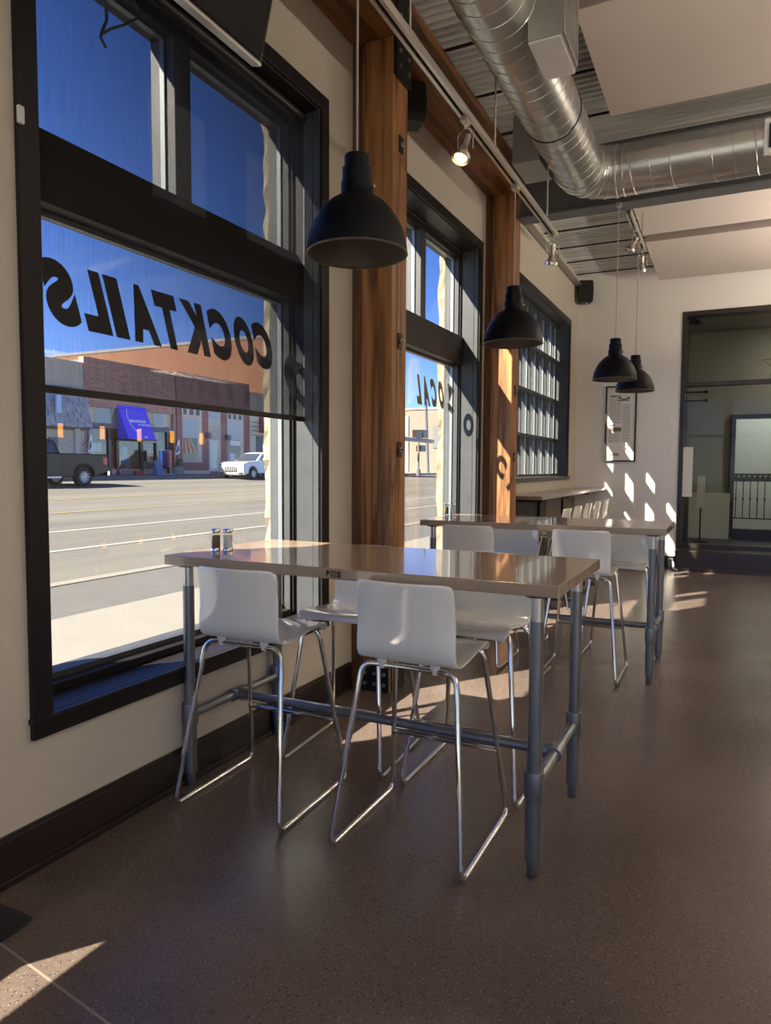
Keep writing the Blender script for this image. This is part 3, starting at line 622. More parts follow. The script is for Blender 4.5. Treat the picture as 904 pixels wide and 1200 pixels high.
# ================================================================== TABLES
def table(label, x, y, rz, brand):
    t = thing('pipe_table', label, 'table', (0,0,0), group='high butcher block tables')
    Wt, Dt, T, th = 1.78, .812, 1.07, .044
    box(-Wt/2,Wt/2,-Dt/2,Dt/2,T-th,T).build('table_top', M['tabletop'], t, bevel=.004)
    lx, ly = Wt/2-.0875, Dt/2-.06
    for sx in (-1,1):
        for sy in (-1,1):
            X, Y = sx*lx, sy*ly
            lg = MB().lathe([(.0255,.30),(.0255,.93)],(X,Y,0),20).lathe([(.030,.06),(.030,.30)],(X,Y,0),20).build('leg', M['pipe'], t, smooth=True)
            MB().lathe([(.0235,.93),(.0235,T-th-.006)],(X,Y,0),20).build('leg_sleeve', M['pipe_top'], lg, smooth=True)
            MB().lathe([(.045,T-th-.008),(.045,T-th)],(X,Y,0),20).build('floor_flange', M['iron'], lg, smooth=True)
            MB().lathe([(.034,.285),(.036,.295),(.036,.375),(.034,.385)],(X,Y,0),20).build('tee_fitting', M['pipe'], lg, smooth=True)
            MB().lathe([(.018,0),(.021,.004),(.021,.04),(.026,.062)],(X,Y,0),18).build('foot', M['pipe'], lg, smooth=True)
        cp = MB().tube([(sx*lx,-ly,.33),(sx*lx,ly,.33)],.021,16).build('end_pipe', M['pipe'], t, smooth=True)
        MB().tube([(sx*lx,-.045,.33),(sx*lx,.045,.33)],.031,16).tube([(sx*lx,0,.33),(sx*(lx-.06),0,.33)],.031,16).build('tee_fitting', M['pipe'], cp, smooth=True)
    MB().tube([(-lx,0,.33),(lx,0,.33)],.021,16).build('stretcher_pipe', M['pipe'], t, smooth=True)
    if brand:
        p0 = P(383,664,y=y-Dt/2); p1 = P(401,666,y=y-Dt/2); xa = p0.x-x; xb = p1.x-x; ws = (xb-xa)/4.2
        mk = MB(); xx = xa
        for ch, hh, zz in (('B',.026,T-.036),('O',.015,T-.024),('O',.015,T-.024),('S',.026,T-.036)):
            vs, fs = glyph(ch); x0 = min(v.x for v in vs); x1 = max(v.x for v in vs); z0 = min(v.y for v in vs); z1 = max(v.y for v in vs); wd = ws*(1.1 if hh > .02 else .85)
            mk.add([(xx+(v.x-x0)/(x1-x0)*wd,-Dt/2-.0006,zz+(v.y-z0)/(z1-z0)*hh) for v in vs], fs); xx += wd+ws*.08
        mk.box(xa+ws*1.2,xb-ws*1.2,-Dt/2-.0007,-Dt/2,T-.033,T-.0275).box(xa,xb,-Dt/2-.0007,-Dt/2,T-.0405,T-.0385)
        mk.build('brand_mark', M['brand'], t, fix=False)
    t.location = (x,y,0); t.rotation_euler = (0,0,rz); return t
table('nearest high butcher block table on grey pipe legs, stamped on its front edge', .84, 2.795, -.0067, True)
table('farther high butcher block table on grey pipe legs', .98, 5.395, .003, False)
def shaker(label, x, y, fill):
    t = thing('spice_shaker', label, 'shaker', (x,y,1.07), group='salt and pepper shakers'); c = (x,y,1.07)
    MB().lathe([(.021,0),(.0235,.003),(.0235,.014),(.022,.016)],c,20).build('base', M['chrome'], t, smooth=True)
    MB().lathe([(.0225,.016),(.0225,.088)],c,20,cap=False).build('glass_jar', M['jar'], t, smooth=True)
    MB().lathe([(.0,.016),(.0205,.0165),(.0205,.074),(0,.076)],c,20).build('contents', fill, t, smooth=True)
    MB().lathe([(.0235,.086),(.025,.088),(.025,.100),(.021,.106),(.0,.108)],c,20).build('lid', M['chrome'], t, smooth=True)
for u,v,lb,m_ in ((253,645.5,'pepper shaker on the nearest table, the dark one of the pair',M['pepper']),(267.5,645.5,'salt shaker on the nearest table, the pale one of the pair',M['salt']),(523,604.5,'left shaker of the pair on the farther table',M['pepper']),(531,604.5,'right shaker of the pair on the farther table',M['salt'])):
    q = P(u,v,z=1.07); shaker(lb, q.x, q.y, m_)
# ================================================================== STOOLS
def make_stool():
    t = thing('bar_stool','', 'stool', (0,0,0), group='white shell bar stools')
    prof = [(.226,.722),(.223,.745),(.207,.762),(.172,.768),(.09,.760),(0,.748),(-.08,.739),(-.135,.737),(-.176,.752),(-.199,.79),(-.210,.85),(-.219,.92),(-.230,.98),(-.239,1.03),(-.242,1.05)]
    ns = len(prof); nt_ = 17; vs = []
    tot = len(prof)-1
    for i,(py,pz) in enumerate(prof):
        f = i/tot
        hw = .208 if i < 7 else .208-.010*(i-6)/8
        if i == 0: hw *= .93
        if i == 1: hw *= .975
        if i == ns-1: hw *= .975
        if i == ns-2: hw *= .998
        back = max(0.0, min(1.0, (pz-.752)/.14)) if i >= 8 else 0.0
        seat = 1.0-back
        for j in range(nt_):
            s_ = -1+2*j/(nt_-1); e = abs(s_)
            x = hw*s_
            yv = py + back*.040*e**2.2
            zv = pz - seat*.006*e**3 + (seat*.012*(1-e**2)*-1 if 2 <= i <= 7 else 0) - (.006*max(0,(e-.8)/.2)**2 if i >= ns-2 else 0)
            vs.append((x,yv,zv))
    fs = [(i*nt_+j,i*nt_+j+1,(i+1)*nt_+j+1,(i+1)*nt_+j) for i in range(ns-1) for j in range(nt_-1)]
    sh = MB().add(vs,fs).build('seat_shell', M['shell'], t, smooth=True, fix=False)
    for p in sh.data.polygons: p.use_smooth = True
    so_ = sh.modifiers.new('thick','SOLIDIFY'); so_.thickness = .009; so_.offset = 0; sub = sh.modifiers.new('sub','SUBSURF'); sub.levels = 1; sub.render_levels = 2
    def arc(p0,p1,p2,r,n=5):
        p0,p1,p2 = Vector(p0),Vector(p1),Vector(p2); a=(p0-p1).normalized(); b=(p2-p1).normalized()
        A=p1+a*r; B=p1+b*r; return [A*(1-k/n)**2+p1*2*(k/n)*(1-k/n)+B*(k/n)**2 for k in range(n+1)]
    bw, bd, z0 = .268, .285, .0115
    corners = [(-bw,-bd,z0),(-.195,-.150,.714),(.195,-.150,.714),(bw,-bd,z0),(bw,bd,z0),(.195,.150,.742),(-.195,.150,.742),(-bw,bd,z0)]
    loop = []; n = len(corners)
    for i in range(n): loop += arc(corners[i-1],corners[i],corners[(i+1)%n],.055 if corners[i][2]>.1 else .045)
    MB().tube(loop,.0112,12,closed=True).build('sled_frame', M['chrome'], t, smooth=True)
    fz = .30; k = (fz-z0)/(.742-z0); fx = bw+(.195-bw)*k; fy = bd+(.150-bd)*k
    MB().tube([(-fx,fy+.014,fz),(fx,fy+.014,fz)],.0085,8).build('footrest_bar', M['chrome'], t, smooth=True)
    MB().tube([(-fx,fy-.014,fz),(fx,fy-.014,fz)],.0085,8).build('footrest_bar', M['chrome'], t, smooth=True)
    for sx in (-.11,.11):
        for yy, zz in ((-.150,.714),(.150,.738)):
            MB().lathe([(.011,-.014),(.016,.0),(.02,.022)],(sx,yy,zz),10).build('mounting_lug', M['shell_mount'], t, smooth=True)
    return t
stool0 = make_stool()
SP = [(.39,2.535,.02,'white stool at the near side of the first table, beside the window'),
      (1.165,2.54,.0,'white stool at the near side of the first table, nearest the viewer'),
      (.525,3.135,math.pi+.06,'white stool on the far side of the first table, beside the window wall'),
      (1.19,3.145,math.pi,'white stool on the far side of the first table, at its right end'),
      (.50,5.13,.0,'white stool at the near side of the second table, its left one'),
      (1.325,5.13,.0,'white stool at the near side of the second table, its right one'),
      (.60,5.70,math.pi,'white stool on the far side of the second table, its left one'),
      (1.50,5.70,math.pi,'white stool on the far side of the second table, its right one'),
      (.475,7.62,math.pi/2,'first white stool at the window counter, counted from the tables'),
      (.475,8.22,math.pi/2,'second white stool at the window counter, counted from the tables'),
      (.475,8.88,math.pi/2,'third white stool at the window counter, counted from the tables'),
      (.475,9.58,math.pi/2,'fourth white stool at the window counter, counted from the tables'),
      (.475,10.30,math.pi/2,'fifth white stool at the window counter, nearest the end wall')]
for i,(x,y,rz,lb) in enumerate(SP):
    t = stool0 if i == 0 else copy_tree(stool0)
    t.location = (x,y,0); t.rotation_euler = (0,0,rz); t['label'] = lb
# ================================================================== COUNTER UNDER THE GRID WINDOW
ct = thing('window_counter','grey brown wooden counter under the steel grid window','counter',(.25,9.3,1.14))
box(.047,.505,7.20,YB-.003,1.142,1.182).build('counter_top', M['counter'], ct, bevel=.004)
for yy in (7.6,9.0,10.4): MB().box(.025,.42,yy-.015,yy+.015,1.10,1.142).box(.025,.055,yy-.015,yy+.015,.8,1.10).build('bracket', M['iron'], ct)
wn = MB(); pr_ = []; y = 7.045
while y < 9.45: pr_ += [(.004,y),(.02,y+.012),(.02,y+.03),(.004,y+.042)]; y += .054
n = len(pr_); wn.add([(p[0],p[1],.0) for p in pr_]+[(p[0],p[1],1.138) for p in pr_], [(i,i+1,n+i+1,n+i) for i in range(n-1)])
wo = wn.build('trim_3', M['wains'], fix=False); smark(wo,'dark corrugated metal wainscot under the counter','wainscot')
smark(box(.002,.022,9.47,YB-.02,0,1.138).build('trim_4', M['wains2']),'taupe wall panel under the far end of the counter','wainscot')
# ================================================================== WALL THINGS
pa = P(711,453,y=YB); pb = P(745,541,y=YB); x0,x1,z0,z1 = pa.x-.0,pb.x,pb.z,pa.z
po = thing('framed_poster','tall framed printed poster in a thin black frame on the end wall','poster',((x0+x1)/2,YB-.015,z0))
fr_ = MB(); w_=.022
fr_.box(x0,x0+w_,YB-.035,YB-.002,z0,z1).box(x1-w_,x1,YB-.035,YB-.002,z0,z1).box(x0+w_,x1-w_,YB-.035,YB-.002,z0,z0+w_).box(x0+w_,x1-w_,YB-.035,YB-.002,z1-w_,z1)
fr_.build('frame', M['blackp'], po)
sh = box(x0+w_,x1-w_,YB-.016,YB-.006,z0+w_,z1-w_).build('printed_sheet', M['poster'], po)
def prn(a,b,c,d,mm,nm='print'):
    xa=x0+(x1-x0)*a; xb=x0+(x1-x0)*b; zt=z1-(z1-z0)*c; zb=z1-(z1-z0)*d
    return (xa,xb,YB-.0175,YB-.0162,zb,zt)
ik = MB(); sf = MB()
for q in ((.15,.36,.125,.145),(.40,.75,.185,.20),(.14,.30,.505,.535),(.14,.52,.545,.58)): ik.box(*prn(*q,None))
ik.box(*prn(.66,.74,.82,.845,None)).box(*prn(.70,.80,.78,.79,None))
c_ = [(.15,.44,.16,.20)]
zz=.16
while zz < .74:
    if not .49 < zz < .60:
        sf.box(*prn(.13,.50,zz,zz+.006,None))
        if zz > .24: sf.box(*prn(.54,.80,zz,zz+.006,None))
    else: sf.box(*prn(.56,.80,zz,zz+.006,None))
    zz += .0155
pts=[(.40,.20),(.40,.13),(.46,.155),(.52,.17),(.60,.178),(.68,.17),(.78,.15)]
for i in range(1,len(pts)-1): ik.box(*prn(pts[i][0],pts[i+1][0],min(pts[i][1],pts[i+1][1]),max(pts[i][1],pts[i+1][1])+.006,None))
ik.build('print', M['ink'], sh); sf.build('print', M['ink_soft'], sh)
box(*prn(.12,.46,.885,.925,None)).build('print', M['ink_tan'], sh)
box(*prn(.14,.52,.58,.60,None)).build('print', M['ink'], sh)
def speaker(label, c, rz, w_, h_, d_):
    t = thing('wall_speaker', label, 'speaker', c, 0, 'black wall speakers'); x,y,z = c
    ca, sa = math.cos(rz), math.sin(rz)
    def ring_(k, dd, zz): return [(x+ca*a*w_/2*k-sa*(dd),y+sa*a*w_/2*k+ca*(dd),z+zz*h_/2*k2) for a, zz, k2 in ((-1,-1,.92),(-.9,-1.0,1),(.9,-1,1),(1,-1,.92),(1.08,0,1),(1,1,.92),(.9,1,1),(-.9,1,1),(-1,1,.92),(-1.08,0,1))]
    b = MB(); A = ring_(.8,d_/2,0); B = ring_(1,-d_/2,0); n=len(A); 
    b.add(A+B,[tuple(range(n)),tuple(range(n,2*n))]+[(i,(i+1)%n,n+(i+1)%n,n+i) for i in range(n)]).build('cabinet', M['blackp'], t, bevel=.004)
    g1 = ring_(.93,-d_/2-.004,0); g2 = ring_(.93,-d_/2-.0005,0)
    MB().add(g1+g2,[tuple(range(n)),tuple(range(n,2*n))]+[(i,(i+1)%n,n+(i+1)%n,n+i) for i in range(n)]).build('grille', M['grillecloth'], t)
    return t
sp1 = speaker('black wall speaker high in the far corner', (.14,11.24,4.185), math.radians(20), .22, .33, .17)
MB().tube([(.10,11.30,4.185),(.02,11.38,4.185)],.018,10).build('bracket', M['blackp'], sp1)
MB().tube([(.17,11.2,4.03),(.18,11.24,3.98)],.008,8).build('cable_end', M['whitemetal'], sp1)
sp2 = speaker('black wall speaker tucked behind the nearer timber column', (.15,4.62,3.985), math.radians(35), .19, .26, .16)
MB().tube([(.11,4.70,3.985),(.0,4.75,3.985)],.018,10).build('bracket', M['blackp'], sp2)
tag(MB().tube([(.05,7.2,4.345),(.05,11.05,4.345)],.013,10).build('conduit_pipe', M['galv'], smooth=True),'thin grey conduit pipe along the top of the window wall','conduit')
# television
tvl = thing('television','black wall mounted television tilted down above the nearest window','television',(.3,2.05,3.2))
zB = 3.205; tlt = math.radians(14)
def tvp(d, y, h): return (.35+h*math.sin(tlt)-d*math.cos(tlt), y, zB+h*math.cos(tlt)+d*math.sin(tlt))
def tvbox(d0,d1,ya,yb,h0,h1): return MB().hexa([tvp(d0,ya,h0),tvp(d1,ya,h0),tvp(d1,yb,h0),tvp(d0,yb,h0)],[tvp(d0,ya,h1),tvp(d1,ya,h1),tvp(d1,yb,h1),tvp(d0,yb,h1)])
tvbox(.004,.055,1.46,2.60,0.012,.66).build('case', M['blackp'], tvl); tvbox(.002,.05,1.46,2.60,0,.012).build('bottom_edge', M['tvcase'], tvl)
tvbox(-.002,.004,1.475,2.585,.022,.64).build('screen', M['tv'], tvl)
MB().tube([tvp(.055,2.03,.35),(.03,2.03,3.70)],.022,10).box(.002,.02,1.9,2.16,3.665,3.80).build('wall_bracket', M['iron'], tvl)
cbp = [(100,-60),(116,-14),(124,8),(125,24),(120,36),(118,44),(124,56)]
tag(MB().tube([P(u,v,x=.12) for u,v in cbp],.006,8).build('dangling_cable', M['blackp'], smooth=True),'black cable dangling in front of the top of the nearest window','cable')
tag(MB().tube([P(u,v,x=.12) for u,v in [(119,40),(130,34),(146,29),(160,22),(165,14),(158,4),(150,-20)]],.005,8).build('looped_cable', M['blackp'], smooth=True),'second black cable looping below the television','cable')
c0 = P(22.5,135,x=.02); tag(box(.02,.034,c0.y-.012,c0.y+.012,c0.z-.03,c0.z+.03).build('cord_clip', M['whitemetal'], bevel=.004),'small pale cord clip on the left window casing','clip')
# floor mat, outlet
tag(MB().prism([(.03,.9),(.262,.9),(.262,1.40),(.25,1.462),(.03,1.462)],0.0005,.012,'z').build('floor_mat', M['mat']),'dark floor mat corner at the left edge','mat')
q = P(790,667,z=0)
ob = thing('floor_box','small grey power box and cable at the foot of the end wall','power box',(1.49,11.33,0))
box(1.44,1.52,11.30,11.378,0,.13).build('box', M['galv_dull'], ob, bevel=.004)
MB().tube([(1.50,11.29,.12),(1.53,11.1,.09),(1.545,10.95,.03),(1.60,10.93,.012)],.014,8).build('cable', M['whitemetal'], ob, smooth=True)
# ================================================================== THINGS IN THE ENTRY
ra = thing('railing','black metal railing with a leaf frieze beyond the entry doorway','railing',(3.1,14.2,.46))
zt = P(880,555,y=14.2).z; zm = P(880,563,y=14.2).z; zb = P(880,607,y=14.2).z
MB().box(2.0,4.6,14.18,14.22,zt-.02,zt).build('top_rail', M['iron'], ra); MB().box(2.0,4.6,14.185,14.215,zm-.02,zm).build('mid_rail', M['iron'], ra); MB().box(2.0,4.6,14.185,14.215,zb-.02,zb).build('bottom_rail', M['iron'], ra)
MB().box(2.0,2.04,14.18,14.22,0,zt).box(4.56,4.6,14.18,14.22,0,zt).build('end_post', M['iron'], ra)
x = 2.12
while x < 4.55:
    bo = MB().box(x-.008,x+.008,14.192,14.208,zb,zm).build('baluster', M['iron'], ra)
    box(x-.016,x+.016,14.185,14.215,(zb+zm)/2-.02,(zb+zm)/2+.02).build('collar', M['iron'], bo); x += .115
box(2.04,4.56,14.199,14.203,zm,zt-.02).build('frieze_plate', M['iron'], ra)
lf = MB(); x = 2.1
while x < 4.5:
    for s_ in (-1,1):
        lf.add([(x,14.19,(zm+zt)/2),(x+.03,14.19,(zm+zt)/2+s_*.02+.008),(x+.065,14.19,(zm+zt)/2+s_*.026),(x+.035,14.19,(zm+zt)/2+s_*.012-.008)],[(0,1,2,3)])
    x += .085
lf.build('leaf_frieze', M['whitemetal'], ra, kind='stuff')
tag(MB().box(P(798,550,y=gy-.05).x,P(812,550,y=gy-.05).x,gy-.042,gy-.040,P(800,582,y=gy-.05).z,P(800,524,y=gy-.05).z).build('paper_notice', M['paper']),'tall white paper notice taped to the left of the entry glass','notice')
a=P(808,577,y=13.3); b=P(854,632,y=13.3)
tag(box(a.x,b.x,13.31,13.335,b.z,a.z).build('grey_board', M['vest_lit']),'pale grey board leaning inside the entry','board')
a=P(818,558,y=12.6); b=P(826,595,y=12.6)
hy = thing('menu_stand','narrow white menu stand inside the entry','stand',(a.x+.05,12.6,.28))
box(a.x,b.x,12.58,12.62,b.z,a.z).build('menu_card', M['paper'], hy); MB().tube([((a.x+b.x)/2,12.6,.285),((a.x+b.x)/2,12.6,b.z)],.012,8).lathe([(.13,0),(.13,.015),(.02,.02)],((a.x+b.x)/2,12.6,.28),20).build('stand_base', M['iron'], hy)
sc = thing('security_camera','small black camera at the top of the entry glass','camera',(1.75,11.75,3.6))
cc = P(812,376,y=11.75)
MB().box(cc.x-.04,cc.x+.06,11.70,11.85,cc.z-.05,cc.z+.10).build('body', M['blackp'], sc); MB().tube([(cc.x+.05,11.75,cc.z-.02),(cc.x+.13,11.66,cc.z-.06)],.035,12).build('lens_barrel', M['blackp'], sc, smooth=True)
MB().tube([(cc.x+.01,11.78,cc.z+.1),(cc.x+.01,11.78,3.82)],.012,8).build('mount', M['blackp'], sc)
st = P(916,427,y=12.2); so2 = thing('star_ornament','thin black wire star hanging at the right of the entry','ornament',(st.x,12.2,st.z-.25)); pts=[]
for k in range(10):
    a = math.pi/2+math.pi*k/5; rr = .27 if k%2==0 else .11; pts.append((st.x+rr*math.cos(a),12.2,st.z+rr*math.sin(a)))
MB().tube(pts,.007,6,closed=True).build('star_wire', M['iron'], so2); MB().tube([(st.x,12.2,st.z+.27),(st.x,12.2,3.82)],.003,5).build('thread', M['iron'], so2)
for k,(v0) in enumerate((460,470)):
    a=P(805,v0,y=12.4); b=P(828,v0,y=12.4)
    tag(MB().tube([(1.54,12.4,a.z),(b.x,12.4,a.z)],.012,8).lathe([(.03,-.02),(.03,.02)],(b.x,12.4,a.z),10).build('coat_hook', M['iron'], smooth=False),('upper' if k==0 else 'lower')+' black coat hook on the slate entry wall','hook')
def lamp_area(name, loc, size, sy, energy, col, rot=(0,0,0)):
    ld = bpy.data.lights.new(name,'AREA'); ld.shape='RECTANGLE'; ld.size=size; ld.size_y=sy; ld.energy=energy; ld.color=col
    lo = bpy.data.objects.new(name,ld); COL.objects.link(lo); lo.location=loc; lo.rotation_euler=rot; return lo
# added fill lights beyond the right edge of the view, to brighten the room
def linear(label, x, y, z, e):
    t = thing('fill_light', label, 'lamp', (x,y,z), group='added fill lights')
    box(x-.15,x+.15,y-.9,y+.9,z,z+.07).build('housing', M['whitemetal'], t); box(x-.13,x+.13,y-.88,y+.88,z-.004,z).build('diffuser', M['diff'], t)
    for yy in (y-.7,y+.7): MB().tube([(x,yy,z+.07),(x,yy,ZC)],.005,6).build('wire', M['nickel'], t)
    lamp_area('fill_downlight',(x,y,z-.01),.26,1.76,e*.35,(1.0,.86,.70)); lamp_area('fill_uplight',(x,y,z+.08),.26,1.76,e*4.0,(1.0,.86,.72),(math.pi,0,0))
M['diff'] = mat('fill_diffuser',(.9,.88,.82),.6,emit=((1,.88,.72),3.0))  # glowing underside of the added fill lights
for k,(x,y,lb) in enumerate(((4.9,-1.2,'added linear fill light behind the viewer'),(4.9,2.2,'added linear fill light right of the viewer'),(4.9,5.4,'added linear fill light right of the far table'),(4.9,8.8,'added linear fill light nearest the end wall'))): linear(lb,x,y,2.9,18 if y < 4 else 30 if y < 8 else 85)
amb = mat('amber_glass_lamp',(.9,.45,.08),.4,emit=((1,.42,.04),14.0))
for k in range(6):
    y = 7.14+.76*(k-1); t = thing('amber_pendant','%s amber glass tube pendant over the bar, counted from the viewer' % ('first','second','third','fourth','fifth','sixth')[k], 'lamp', (6.0,y,1.9), group='amber bar pendants')
    MB().lathe([(.0,1.89),(.035,1.89),(.035,2.09),(.0,2.09)],(6.0,y,0),16).build('glass_tube', amb, t, smooth=True); MB().tube([(6,y,2.09),(6,y,ZC)],.004,6).build('cord', M['blackp'], t)
lamp_area('entry_fill',(3.6,12.5,3.78),1.0,.6,30,(1.0,.95,.85)); lamp_area('entry_fill_far',(3.2,14.8,3.78),1.2,.8,70,(.95,1.0,.95))  # added lights without fixtures, brightening the entry and the room beyond
# ================================================================== STREET
def gz(x): return -.15+.045*(-4.2-x) if x < -4.2 else -.15
smark(MB().prism([(-.335,-.5),(-4.1,-.5),(-4.1,-.14),(-.335,-.12)],-25,130,'y').build('sidewalk_near', M['concrete']),'pale concrete sidewalk outside the windows','sidewalk')
smark(MB().prism([(-4.1,-.5),(-5.55,-.5),(-5.55,gz(-5.55)+.0),(-4.1,-.15)],-25,130,'y').build('gutter_strip', M['concrete_d']),'grey concrete strip beside the sidewalk','pavement')
smark(MB().prism([(-5.55,-.5),(-5.75,-.5),(-5.75,gz(-5.75)+.012),(-5.55,gz(-5.55)+.012)],-25,130,'y').build('kerb_near', M['concrete']),'pale kerb line of the street','kerb')
rd = MB().prism([(-5.75,-.6),(-25.5,-.6),(-25.5,gz(-25.5)),(-5.75,gz(-5.75))],-25,150,'y').build('road', M['asphalt']); smark(rd,'wide sunlit asphalt street','road')
for x, m_, w_ in ((-8.0,'lwhite',.13),(-10.15,'lwhite',.14),(-13.3,'lyellow',.16),(-16.55,'lyellow',.14),(-16.9,'lyellow',.12)):
    e = .008; MB().add([(x-w_/2,-25,gz(x-w_/2)+e),(x+w_/2,-25,gz(x+w_/2)+e),(x+w_/2,150,gz(x+w_/2)+e),(x-w_/2,150,gz(x-w_/2)+e)],[(0,1,2,3)]).build('lane_line', M[m_], rd)
smark(box(-.33,45,-45,YN-.25,-.5,-.1).build('sidewalk_back', M['concrete']),'pale pavement behind the viewer','sidewalk')
zs = gz(-25.5)+.14
smark(MB().prism([(-25.5,-.6),(-29.2,-.6),(-29.2,zs+.06),(-25.5,zs)],-25,150,'y').build('sidewalk_far', M['concrete']),'shaded sidewalk across the street','sidewalk')
FX = -29.0
A_ = lambda x,y: (50+x/6.457,455+y/6.457)
B_ = lambda x,y: (180+x/6.0267,465+y/6.0267)
def fr(zf, x0,y0,x1,y1, x=FX):
    a = P(*zf(x0,(y0+y1)/2), x=x).y; b = P(*zf(x1,(y0+y1)/2), x=x).y
    t = P(*zf((x0+x1)/2,y0), x=x).z; q = P(*zf((x0+x1)/2,y1), x=x).z
    return a, b, q, t
def fbox(zf, rect, d0, d1, name, mm, parent, x=FX):
    a,b,q,t = fr(zf,*rect,x=x); return box(x+d0,x+d1,a,b,q,t).build(name, mm, parent)
M['bbrick'] = brick_mat('brown_brick',(.48,.22,.15),(.32,.14,.10),(.60,.52,.46),.34,.12)
M['tbrick'] = brick_mat('tan_brick',(.56,.47,.37),(.48,.40,.31),(.62,.55,.48),.34,.12)
M['rbrick'] = mat('red_brown_stone',(.36,.17,.145),.85,noise=(2.0,.6,(.28,.125,.11)))
M['obrick'] = mat('orange_brick_side_wall',(.16,.072,.04),.9,noise=(1.0,.6,(.13,.056,.032)))
M['shing'] = mat('grey_wood_shingle',(.40,.40,.42),.9,noise=(2.5,.8,(.25,.25,.27)))
M['tan'] = mat('tan_trim_paint',(.66,.55,.41),.8); M['cream'] = mat('cream_stucco',(.20,.178,.148),.9,noise=(.4,.5,(.185,.163,.137)))
M['slate'] = mat('slate_sign_band',(.12,.13,.15),.6); M['awn'] = mat('violet_awning_canvas',(.13,.085,.80),.7); M['white'] = mat('white_letter_paint',(.85,.85,.9),.6)
M['shopdark'] = mat('dim_shop_interior',(.17,.13,.10),.9,noise=(1.1,.7,(.34,.25,.18))); M['glassblock'] = mat('grey_glass_block',(.42,.46,.47),.3,noise=(14.0,.8,(.24,.26,.27)))
M['shopglass'] = glass_mat('shop_glass',(.8,.82,.82),1.5,boost=1.6); M['orange'] = mat('orange_fabric',(.75,.16,.04),.8); M['blue'] = mat('light_blue_fabric',(.25,.42,.72),.8); M['navy'] = mat('navy_fabric',(.04,.05,.16),.8)
M['doorw'] = mat('pale_green_door',(.62,.66,.58),.6); M['maroon'] = mat('maroon_awning',(.28,.05,.05),.8); M['leaf'] = mat('planter_leaves',(.05,.11,.03),.8); M['terra'] = mat('grey_planter',(.35,.34,.33),.8)
GZ = zs+.05
def building(name,label,y0,y1,zt,wall,depth=10,x=FX):
    t = thing(name,label,'building',(x,(y0+y1)/2,GZ)); box(x-depth,x,y0,y1,GZ-.5,zt).build('wall', wall, t); return t
yS1 = P(100,500,x=FX).y; yS2 = P(206,520,x=FX).y; yS3 = P(293,520,x=FX).y
# --- shingled building
b1 = building('shingled_shop','tan brick shop with a grey shingled mansard roof, at the left edge',8,yS1-.05,7.0,M['tbrick'])
sg = MB(); zlo = P(80,501,x=FX).z; zhi = zlo+2.1; rows = 8
for r_ in range(rows):
    y = 14+(.17 if r_%2 else 0); za = zlo+(zhi-zlo)*r_/rows; xo = FX+.62-.5*r_/rows+0
    while y < yS1-.1:
        wd = R.uniform(.24,.46); yb = min(y+wd,yS1-.06); dz = R.uniform(-.03,.03)
        sg.hexa([(FX+.0,y,za+dz),(xo+R.uniform(0,.09),y,za+dz),(xo+R.uniform(0,.09),yb,za+dz),(FX+.0,yb,za+dz)],[(FX,y,za+.31),(xo-.06,y,za+.31),(xo-.06,yb,za+.31),(FX,yb,za+.31)]); y = yb+.03
sg.build('shingles', M['shing'], b1, kind='stuff')
box(FX,FX+.05,14,yS1-.06,zlo-.12,zlo).build('fascia', M['slate'], b1)
fbox(A_,(45,370,110,500),.0,.06,'door', M['slate'], b1); fbox(A_,(238,305,275,500),.0,.12,'pilaster', mat('pale_stucco',(.55,.5,.44),.9), b1)
fbox(A_,(40,55,75,190),.55,.66,'sign_board', mat('pale_blue_sign',(.45,.60,.78),.6), b1)
# --- brick boutique
b2 = thing('brick_shop','brown brick shop with a violet awning','building',(FX,(yS1+yS2)/2,GZ))
ya,yb,_,zsign = fr(A_,345,265,904,300); yb = P(204,505,x=FX).y; ya = P(*A_(345,400),x=FX).y; zstore = P(*A_(450,300),x=FX).z; zband = P(*A_(450,265),x=FX).z; ztr = P(*A_(450,145),x=FX).z
w2_ = MB(); w2_.box(FX-.4,FX,yS1-.02,ya,GZ-.4,7.35).box(FX-.4,FX,yb,yS2+.02,GZ-.4,7.35).box(FX-.4,FX,ya,yb,ztr,7.35).box(FX-.4,FX,ya,yb,GZ-.4,GZ+.35)
w2_.build('wall', M['bbrick'], b2)
box(FX-10,FX-.41,yS1,yS2,7.0,7.2).build('roof', M['slate'], b2); box(FX-9.9,FX-6,yS1,yS2,GZ-.3,7.0).build('rear_mass', M['shopdark'], b2)
box(FX-6,FX-3.0,ya-.2,yb+.2,GZ-.1,7.0).build('shop_interior', M['shopdark'], b2)
box(FX-3.0,FX-.41,ya,yb,GZ-.05,GZ+.3).build('shop_floor', M['shopdark'], b2)
box(FX-.1,FX+.06,ya,yb,zstore,zband).build('sign_band', M['slate'], b2)
a,b,q,t_ = fr(A_,395,150,550,262); tr = box(FX-.3,FX-.25,ya,yb,zband,ztr).build('transom_back', M['tan'], b2)
for r_ in ((400,150,520,262),(530,150,560,262)): fbox(A_,r_,-.06,-.05,'transom_pane', M['shopglass'], b2)
for r_ in ((5,112,92,218),): fbox(B_,r_,-.06,-.05,'transom_pane', M['shopglass'], b2)
fbox(A_,(345,150,398,262),-.24,-.1,'transom_board', M['tan'], b2)
for r_ in ((498,300,520,655),(558,380,578,660),(740,385,760,655),(855,390,865,655),(340,300,352,655)): fbox(A_,r_,-.15,.02,'storefront_post', M['dkbrown'], b2)
fbox(B_,(95,215,108,545),-.15,.02,'storefront_post', M['dkbrown'], b2)
for r_ in ((352,305,498,560),(578,400,740,650),(770,400,855,640)): fbox(A_,r_,-.08,-.07,'shop_pane', M['shopglass'], b2)
fbox(B_,(0,240,95,500),-.08,-.07,'shop_pane', M['shopglass'], b2)
